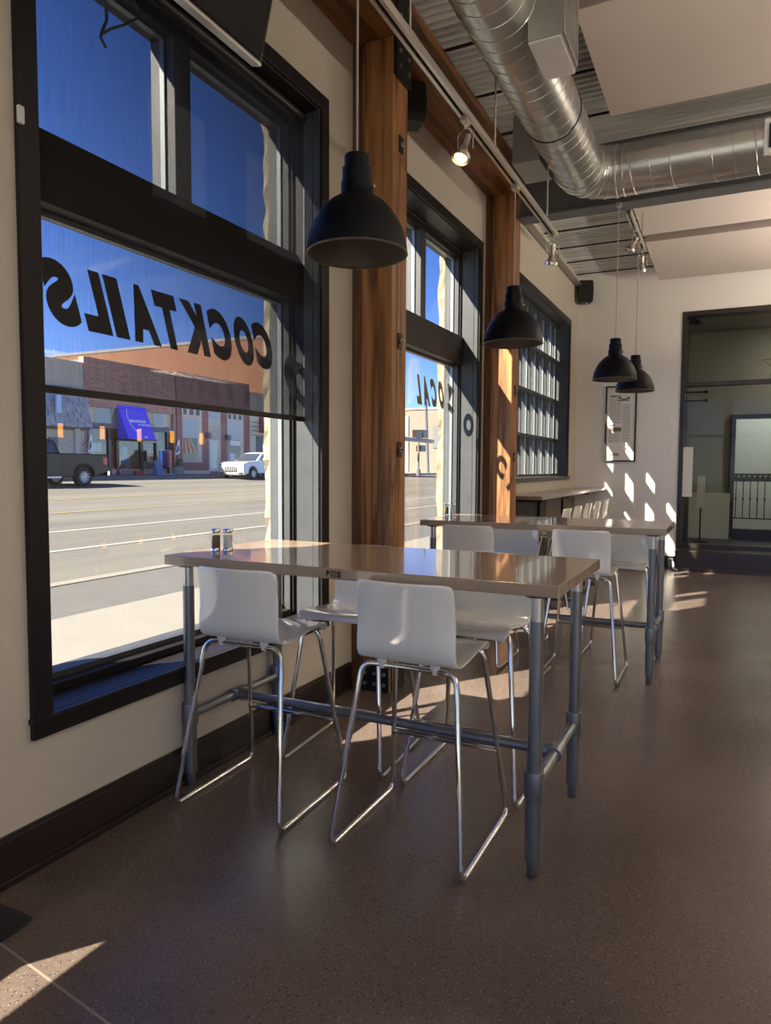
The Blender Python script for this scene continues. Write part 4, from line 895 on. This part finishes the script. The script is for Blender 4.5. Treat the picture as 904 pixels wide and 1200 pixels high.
fbox(A_,(765,398,858,410),-.05,.03,'door_head', M['tan'], b2)
for r_,mm in (((400,310,498,380),M['orange']),((585,395,655,440),M['orange'])): fbox(A_,r_,-.6,-.5,'inner_wall', mat('terracotta_inner_wall',(.45,.16,.08),.9) if mm else mm, b2)
fbox(B_,(20,250,75,330),-.6,-.5,'inner_wall', M['orange'], b2)
for k in range(3):
    fbox(A_,(375+k*40,405+k*4,408+k*40,480),-.5,-.42,'display_frame', M['white'], b2)
for k in range(14):
    yy = ya+.5+(yb-ya-1)*k/13; zz = R.uniform(.35,1.5); cc_ = R.choice([(.6,.55,.5),(.5,.3,.15),(.3,.35,.5),(.65,.2,.12),(.7,.68,.6)])
    box(FX-R.uniform(1.6,2.2),FX-1.2,yy-.18,yy+.2,GZ+.3,GZ+.3+zz).build('display_goods', mat('shop_goods',cc_,.8), b2)
def garment(rect, zf, d, mm, label):
    a,b,q,t_ = fr(zf,*rect,x=FX+d); x = FX+d; o = MB(); m_ = (a+b)/2; hw = (b-a)/2
    o.prism([(m_-hw,q),(m_+hw,q),(m_+hw*.8,t_-(t_-q)*.3),(m_+hw,t_-(t_-q)*.1),(m_+hw*.3,t_),(m_-hw*.3,t_),(m_-hw,t_-(t_-q)*.1),(m_-hw*.8,t_-(t_-q)*.3)],x-.06,x+.06,'x')
    return tag(o.build('hanging_garment', mm, bevel=.02), label, 'garment', 'clothes for sale across the street')
garment((595,440,640,575),A_,-.35,M['blue'],'light blue dress in the shop window below the violet awning')
# awning
aw = thing('shop_awning','violet canvas awning with a white arc and lettering','awning',(FX,P(155,500,x=FX).y,P(155,515,x=FX).z))
PR = .85
tl = P(*A_(566,126),x=FX); tr_ = P(*A_(776,146),x=FX); ztop = (tl.z+tr_.z)/2
bl_ = P(*A_(650,388),x=FX+PR); br_ = P(*A_(858,388),x=FX+PR); zbo = (bl_.z+br_.z)/2
ay0 = (tl.y+bl_.y)/2; ay1 = (tr_.y+br_.y)/2
aw_m = MB().add([(FX+.01,ay0,ztop),(FX+.01,ay1,ztop),(FX+PR,ay1,zbo),(FX+PR,ay0,zbo),(FX+.01,ay0,zbo),(FX+.01,ay1,zbo),(FX+.01,ay0,ztop-.03),(FX+.01,ay1,ztop-.03)],[(0,1,2,3),(0,3,4),(1,5,2)])
aw_m.build('canvas', M['awn'], aw, fix=False)
MB().tube([(FX+.02,ay0,zbo),(FX+PR,ay0,zbo),(FX+PR,ay1,zbo),(FX+.02,ay1,zbo)],.02,6).build('awning_frame', M['slate'], aw)
U_ = Vector((0,1,0)); V_ = (Vector((FX,0,ztop))-Vector((FX+PR,0,zbo))); VL = V_.length; V_.normalize(); N_ = U_.cross(V_); N_ = N_ if N_.x > 0 else -N_
O_ = Vector((FX+PR,ay0,zbo)); WA = ay1-ay0
def awp(a, b, e=.012): return O_+U_*(a*WA)+V_*(b*VL)+N_*e
pts = []
for k in range(17):
    s_ = k/16; a = .30-.17*math.sin(min(1,s_*1.35)*math.pi*.5)+.28*max(0,(s_-.35))**1.2 if s_ > .0 else .30; 
    pts.append(awp(.36-.19*math.sin(math.pi*min(1.0,.12+s_*.78))**1.0+.10*s_, .90-.70*s_))
MB().tube(pts,.018,5).build('arc_mark', M['white'], aw)
def text_on(s, a0, a1, b0, b1, name):
    mb = MB(); n = len(s); cw_ = (a1-a0)/n
    for i, ch in enumerate(s):
        vs, fs = glyph(ch); x0=min(v.x for v in vs); x1=max(v.x for v in vs); z0=min(v.y for v in vs); z1=max(v.y for v in vs)
        mb.add([awp(a0+cw_*i+(v.x-x0)/max(x1-x0,.2)*cw_*.85, b0+(v.y-z0)/(z1-z0)*(b1-b0)) for v in vs], fs)
    mb.build(name, M['white'], aw, fix=False)
text_on('SNOWPROOF',.26,.84,.50,.585,'lettering'); text_on('COLLECTION',.50,.97,.415,.465,'lettering'); text_on('121',.60,.72,.05,.10,'lettering')
# --- clothes rack, signs on the far sidewalk
rk = thing('clothes_rack','white clothes rack standing on the far sidewalk','rack',(FX+.9,P(*B_(75,545),x=FX+.9).y,GZ))
a,b,q,t_ = fr(B_,35,378,124,545,x=FX+.9); q = GZ-.02
MB().tube([(FX+.9,a,q),(FX+.9,a,t_),(FX+.9,b,t_),(FX+.9,b,q)],.03,6).tube([(FX+.6,a,q+.03),(FX+1.2,a,q+.03)],.03,6).tube([(FX+.6,b,q+.03),(FX+1.2,b,q+.03)],.03,6).tube([(FX+.9,a,q+.05),(FX+.9,b,q+.05)],.025,6).build('rack_frame', M['whitemetal'], rk)
for r_,mm,lb in (((42,379,60,480),M['blue'],'pale blue garment on the clothes rack, leftmost'),((63,379,82,490),M['navy'],'navy garment on the clothes rack'),((85,379,100,498),M['navy'],'dark garment on the clothes rack beside the orange one'),((103,379,120,500),M['orange'],'orange garment at the right end of the clothes rack')): garment(r_,B_,.9,mm,lb)
a,b,q,t_ = fr(A_,845,545,895,645,x=FX+1.2)
tag(MB().prism([(FX+1.0,GZ-.03),(FX+1.45,GZ-.03),(FX+1.25,t_),(FX+1.2,t_)],a,b,'y').build('sandwich_board', mat('slate_blue_board',(.12,.2,.32),.7)),'slate blue sandwich board on the far sidewalk','sign')
a,b,q,t_ = fr(B_,150,495,198,545,x=FX+.4)
pt = thing('planter','grey planter with green leaves beside the red stone pier','planter',(FX+.4,(a+b)/2,GZ)); MB().lathe([(.28,0),(.36,.5),(.30,.5),(.3,.4),(0,.4)],(FX+.4,(a+b)/2,GZ-.02),14).build('pot', M['terra'], pt)
lv = MB()
for k in range(40):
    an = R.uniform(0,6.28); rr = R.uniform(.02,.35); c = Vector((FX+.4+rr*math.cos(an),(a+b)/2+rr*math.sin(an),GZ+R.uniform(.45,1.0))); s_=.12
    lv.add([c+Vector((R.uniform(-s_,s_),R.uniform(-s_,s_),R.uniform(-s_,s_))) for _ in range(3)],[(0,1,2)])
lv.build('leaves', M['leaf'], pt, kind='stuff', fix=False)
tag(fbox(A_,(625,625,672,662),.6,.9,'red_crate', mat('red_plastic',(.5,.04,.04),.6), None),'small red crate by the shop door','crate')
for r_,lb,zf in (((340,345,374,490),'black and white banner flag left of the shop window',A_),((153,300,185,415),'black and white banner flag by the red stone pier',B_)):
    a,b,q,t_ = fr(zf,*r_,x=FX+.4); t = thing('banner_flag',lb,'flag',(FX+.4,a,q))
    MB().prism([(a,q),(b,q+.15),(b,t_),(a+(b-a)*.6,t_-.1)],FX+.39,FX+.41,'x').build('cloth', M['paper'], t)
    MB().prism([(a+.12*(b-a),q+.1),(b-.2*(b-a),q+.3),(b-.2*(b-a),t_-.35),(a+.6*(b-a),t_-.4)],FX+.411,FX+.415,'x').build('print', M['navy'], t)
    MB().tube([(FX+.03,a,q+.4),(FX+.4,b,t_)],.015,5).build('pole', M['iron'], t)
# --- red stone building
b3 = building('stone_building','red brown stone building with glass block windows',yS2+.12,yS3,7.4,M['rbrick'])
def bay(zf, rects, nm, mm, d0=.0, d1=.05): 
    for r_ in rects: fbox(zf,r_,d0,d1,nm,mm,b3)
bay(B_,[(200,85,338,462),(386,95,470,525),(518,112,632,470)],'bay_surround',M['tan'],0,.05)
bay(B_,[(206,84,230,124),(250,88,277,128),(295,92,320,132),(524,122,543,155),(560,126,580,160),(597,130,616,163)],'small_pane',M['slate'],.05,.06)
bay(B_,[(204,148,316,284),(390,107,456,190),(520,178,612,298)],'glass_block_panel',M['glassblock'],.05,.06)
bay(B_,[(206,290,306,448),(522,305,608,450)],'window_pane',mat('dark_shop_window',(.05,.05,.05),.12),.05,.065)
bay(B_,[(200,448,338,464),(206,520,386,545)],'stone_sill',M['tan'],.0,.12)
bay(B_,[(390,195,470,305)],'brick_panel',M['tbrick'],.05,.07); bay(B_,[(388,306,446,526)],'door',M['doorw'],.05,.10); bay(B_,[(396,325,438,505)],'door_glass',mat('pale_door_glass',(.45,.5,.45),.15),.10,.105)
bay(B_,[(535,310,608,345),(535,400,570,448)],'window_item',M['paper'],.066,.07)
a,b,q,t_ = fr(B_,208,292,302,395)
for k in range(6):
    f0 = k/6; MB().prism([(a+(b-a)*f0*.55,t_),(a+(b-a)*(f0+.085)*.55,t_),(a+(b-a)*min(1,(f0+.12)),q),(a+(b-a)*f0,q)],FX+.066,FX+.07,'x').build('pane_stripe', M['orange'] if k%2==0 else M['tan'], b3)  # orange and tan stripes laid over the window pane
for r_ in ((366,255,386,292),(503,268,523,304)): 
    o = fbox(B_,r_,.08,.3,'wall_lantern',M['slate'],b3)
# --- tan building with maroon awning, tall brick building behind
b4 = building('tan_shop','tan shop with a maroon sloped awning, behind the white car',yS3+.02,47.5,6.9,M['tan'])
fbox(B_,(725,278,785,390),0,.06,'window_pane',M['slate'],b4); 
a,b,q,t_ = fr(B_,745,150,900,260); MB().prism([(FX,t_),(FX+.9,q),(FX,q)],a,b+4,'y').build('awning', M['maroon'], b4)
for k in range(4): fbox(B_,(690,180+k*30,780,184+k*30),0,.03,'siding_line',M['dkbrown'],b4)
b5 = thing('tall_building','tall orange brown brick building rising behind the shops','building',(-45,48.8,GZ)); box(-62,FX-.3,47.6,50,GZ-.5,12.0).build('wall', M['obrick'], b5); box(-62.1,FX-.2,47.55,50.1,12.0,12.25).build('coping', M['slate'], b5)
# --- cream building far down the street
b6 = thing('cream_building','cream stucco building far down the street','building',(-43,77,gz(-25.5))); zc6 = P(490,480,y=70).z; box(-60,-25.0,70,84,gz(-25.5)-.2,zc6).build('wall', M['cream'], b6); box(-60.1,-24.9,69.9,84.1,zc6,zc6+.15).build('coping', M['tan'], b6)
a = P(508,512,y=70); box(a.x,a.x+1.0,69.93,70,a.z-1.2,a.z+1.2).build('window', M['slate'], b6)
a = P(471,500,y=70); b = P(479.5,500,y=70); box(a.x-1.5,b.x,69.9,70,gz(-25.5),P(475,488,y=70).z).build('corner_strip', mat('grey_metal_shed',(.22,.23,.26),.7), b6)
def onst(u,v,x): return P(u,v,x=x)
sx = -24.6
for u,lb,ztop_v in ((490.5,'black traffic signal post far down the street',518),):
    p = P(u,553,x=sx); t = thing('traffic_signal',lb,'traffic signal',(sx,p.y,gz(sx)))
    MB().tube([(sx,p.y,gz(sx)),(sx,p.y,P(u,ztop_v,x=sx).z)],.10,8).build('post', M['slate'], t)
    MB().tube([(sx,p.y,gz(sx)),(sx,p.y,gz(sx)+.6)],.22,8).build('post_base', M['slate'], t)
    for uu,v0,v1 in ((493.5,522,529),):
        a = P(uu,v0,x=sx); b = P(uu,v1,x=sx); box(sx-.3,sx+.3,a.y-.5,a.y+.5,b.z,a.z).build('signal_head', M['dkbrown'], t)
p0 = P(498.5,470,x=sx); p1 = P(502,552,x=sx)
sx = -26.0; p0 = P(498.5,470,x=sx); p1 = P(502,552,x=sx)
t = thing('utility_pole','leaning grey utility pole with a signal arm far down the street','pole',(sx,p1.y,gz(sx)))
MB().tube([(sx,p1.y,gz(sx)),(sx,p0.y,p0.z+1.5)],.16,8).build('pole', M['slate'], t)
a0 = P(470,514,x=sx); a1 = P(505,517,x=sx)
MB().tube([(sx+.2,a0.y-6,a0.z),(sx+.2,a1.y,a0.z)],.22,8).build('signal_arm', M['galv_dull'], t)
for uu in (487.5,494.5):
    a = P(uu,504,x=sx); b = P(uu,513,x=sx); box(sx-.1,sx+.4,a.y-.6,a.y+.6,b.z,a.z).build('signal_head', M['dkbrown'], t)
# ------------------------------------------------------------------ vehicles
M['truckp'] = mat('black_car_paint',(.012,.011,.011),.35,spec=.25,coat=.05); M['suvp'] = mat('white_car_paint',(.50,.50,.495),.25,coat=1.0)
M['carglass'] = mat('dark_car_glass',(.03,.04,.06),.06,spec=.7); M['tyre'] = mat('rubber_tyre',(.02,.02,.021),.8); M['rim'] = mat('alloy_rim',(.7,.7,.7),.35,metal=.2); M['rimdark'] = mat('rim_barrel',(.12,.12,.12),.5); M['tail'] = mat('red_tail_light',(.5,.03,.02),.3)
def wheel(parent, x, y, z, r, w_):
    Mx = Matrix.Rotation(math.radians(90),3,'Y')
    t = MB().lathe([(r*.62,-w_/2),(r*.95,-w_/2),(r,-w_*.35),(r,w_*.35),(r*.95,w_/2),(r*.62,w_/2)],(x,y,z),28,Mx,cap=False).build('tyre', M['tyre'], parent, smooth=True)
    rm = MB().lathe([(0,w_*.28),(r*.62,w_*.28),(r*.66,w_*.5),(r*.62,w_*.5),(r*.56,w_*.34),(0,w_*.32)],(x,y,z),28,Mx,cap=False).build('rim', M['rimdark'], t)
    sp_ = MB()
    for k in range(10):
        a = 2*math.pi*k/10; c1 = Vector((x+w_*.40,y+r*.1*math.cos(a),z+r*.1*math.sin(a))); c2 = Vector((x+w_*.46,y+r*.6*math.cos(a),z+r*.6*math.sin(a))); sp_.tube([c1,c2],r*.095,5)
    sp_.lathe([(.12*r,w_*.36),(.16*r,w_*.48),(0,w_*.48)],(x,y,z),12,Mx); sp_.build('spokes', M['rim'], rm)
def side(parent, poly, xa, xb, name, mm, ins=0.0, bevel=.03):
    """body piece: side outline (y,z) extruded over the width, top tucked in by ins"""
    zs_ = [p[1] for p in poly]; z0,z1 = min(zs_),max(zs_)
    f = lambda p: ins*(p[1]-z0)/(z1-z0); n = len(poly)
    vs = [(xa+f(p),p[0],p[1]) for p in poly]+[(xb-f(p),p[0],p[1]) for p in poly]
    return MB().add(vs,[tuple(range(n)),tuple(range(n,2*n))]+[(i,(i+1)%n,n+(i+1)%n,n+i) for i in range(n)]).build(name, mm, parent, bevel=bevel)
def arch(c,r,n=9): return [(c[0]+r*math.cos(math.pi*k/n),c[1]+r*math.sin(math.pi*k/n)) for k in range(n+1)]
# pickup: rear at yr, nose towards -y
tx = -21.75; g0 = gz(tx)-.02; yr = P(126.5,545,x=tx).y
tk = thing('pickup_truck','black pickup truck parked across the street','truck',(tx-1,yr-2.9,g0))
Y = lambda s: yr-s
wc1, wc2 = 1.22, 4.95
def TP(l): return [(Y(s),g0+z) for s,z in l]
low = [(0,.62),(0,1.33),(2.28,1.36),(4.62,1.33),(4.75,1.28),(5.95,1.18),(6.08,1.0),(6.08,.5),(5.55,.45)]
ar2 = [(wc2+.5*math.cos(math.pi*k/9),.42+.5*math.sin(math.pi*k/9)) for k in range(10)]; ar1 = [(wc1+.5*math.cos(math.pi*k/9),.42+.5*math.sin(math.pi*k/9)) for k in range(10)]
side(tk,TP(low+ar2+ar1),tx-2.0,tx,'body',M['truckp'],.0,.03)
side(tk,TP([(2.30,1.355),(2.46,1.84),(2.75,1.92),(4.1,1.92),(4.72,1.34)]),tx-1.92,tx-.08,'cab',M['truckp'],.12,.03)
side(tk,TP([(2.50,1.40),(2.62,1.80),(3.32,1.84),(3.32,1.40)]),tx-1.91,tx-.085,'side_window',M['carglass'],.09,.0)
side(tk,TP([(3.40,1.40),(3.40,1.84),(4.0,1.84),(4.5,1.40)]),tx-1.91,tx-.085,'side_window',M['carglass'],.09,.0)
for s_ in (2.29,): box(tx-.001,tx+.004,Y(s_)-.012,Y(s_)+.012,g0+.6,g0+1.34).build('panel_gap', M['tyre'], tk)
for s_ in (3.36,): box(tx-.001,tx+.004,Y(s_)-.012,Y(s_)+.012,g0+.6,g0+1.34).build('panel_gap', M['tyre'], tk)
box(tx-.001,tx+.006,Y(.02)-.22,Y(.02),g0+.92,g0+1.22).build('tail_light', M['tail'], tk)
box(tx-1.9,tx-.02,Y(-.12),Y(.0),g0+.45,g0+.66).build('rear_bumper', M['chrome'], tk, bevel=.02)
box(tx-1.95,tx-.02,Y(2.2),Y(.06),g0+1.335,g0+1.37).build('bed_cover', M['tyre'], tk)
box(tx-.05,tx+.08,Y(4.0),Y(2.4),g0+.38,g0+.44).build('running_board', M['rim'], tk)
for c in (wc1,wc2):
    pts = [(tx+.01,Y(c+.52*math.cos(math.pi*k/12)),g0+.42+.52*math.sin(math.pi*k/12)) for k in range(13)]
    MB().tube(pts,.045,6).build('wheel_flare', M['truckp'], tk, smooth=True)
    MB().box(tx-1.7,tx-.3,Y(c)-.45,Y(c)+.45,g0+.4,g0+.9).build('wheel_well', M['tyre'], tk); wheel(tk,tx-.14,Y(c),g0+.405,.405,.27); wheel(tk,tx-1.86,Y(c),g0+.405,.405,.27)
for s_ in (2.85,3.75): box(tx+.0,tx+.03,Y(s_)-.09,Y(s_)+.09,g0+1.17,g0+1.21).build('door_handle', M['truckp'], tk)
# white SUV: nose towards -y
vx = -23.4; g1 = gz(vx)-.01; yw = P(297.5,552,x=vx).y
sv = thing('white_suv','white sport utility car parked across the street','car',(vx-1,yw+1.5,g1))
Y2 = lambda s: yw-.95+s
def SP2(l): return [(Y2(s),g1+z) for s,z in l]
ar1 = [(.95-.44*math.cos(math.pi*k/9),.38+.44*math.sin(math.pi*k/9)) for k in range(10)]; ar2 = [(3.95-.44*math.cos(math.pi*k/9),.38+.44*math.sin(math.pi*k/9)) for k in range(10)]
side(sv,SP2([(.10,.28),(.02,.5),(.0,.76),(.10,.98),(.45,1.08),(1.55,1.17),(4.6,1.20),(4.95,1.0),(5.02,.7),(4.9,.32)]+ar2[::-1]+ar1[::-1]),vx-1.97,vx,'body',M['suvp'],.06,.06)
side(sv,SP2([(1.45,1.15),(2.25,1.63),(2.65,1.70),(3.8,1.68),(4.75,1.18)]),vx-1.85,vx-.12,'cabin',M['suvp'],.22,.04)
side(sv,SP2([(1.85,1.21),(2.42,1.58),(3.05,1.63),(3.05,1.21)]),vx-1.84,vx-.11,'side_window',M['carglass'],.19,.0); side(sv,SP2([(3.12,1.21),(3.12,1.63),(3.7,1.61),(4.35,1.24)]),vx-1.84,vx-.11,'side_window',M['carglass'],.19,.0)
MB().hexa([(vx-1.72,Y2(1.38),g1+1.17),(vx-.25,Y2(1.38),g1+1.17),(vx-.25,Y2(1.44),g1+1.17),(vx-1.72,Y2(1.44),g1+1.17)],[(vx-1.58,Y2(2.17),g1+1.61),(vx-.40,Y2(2.17),g1+1.61),(vx-.40,Y2(2.23),g1+1.61),(vx-1.58,Y2(2.23),g1+1.58)]).build('windscreen', M['carglass'], sv)
box(vx-1.45,vx-.52,Y2(-.03),Y2(.10),g1+.52,g1+.82).build('grille', M['tyre'], sv, bevel=.03)
for k in range(7): box(vx-1.40+k*.13,vx-1.38+k*.13,Y2(-.045),Y2(0),g1+.54,g1+.80).build('grille_bar', M['rim'], sv)
for a,b in ((vx-1.9,vx-1.5),(vx-.47,vx-.07)):
    MB().box(a,b,Y2(.06),Y2(.3),g1+.84,g1+.95).build('headlight', M['carglass'], sv, bevel=.02); MB().box(a+.05,b-.05,Y2(.02),Y2(.2),g1+.36,g1+.46).build('lower_intake', M['tyre'], sv, bevel=.02)
box(vx-.08,vx+.22,Y2(1.95),Y2(2.12),g1+1.18,g1+1.32).build('wing_mirror', M['suvp'], sv, bevel=.03)
for c in (.95,3.95):
    MB().box(vx-1.7,vx-.3,Y2(c)-.4,Y2(c)+.4,g1+.35,g1+.78).build('wheel_well', M['tyre'], sv); wheel(sv,vx-.12,Y2(c),g1+.37,.37,.25); wheel(sv,vx-1.85,Y2(c),g1+.37,.37,.25)
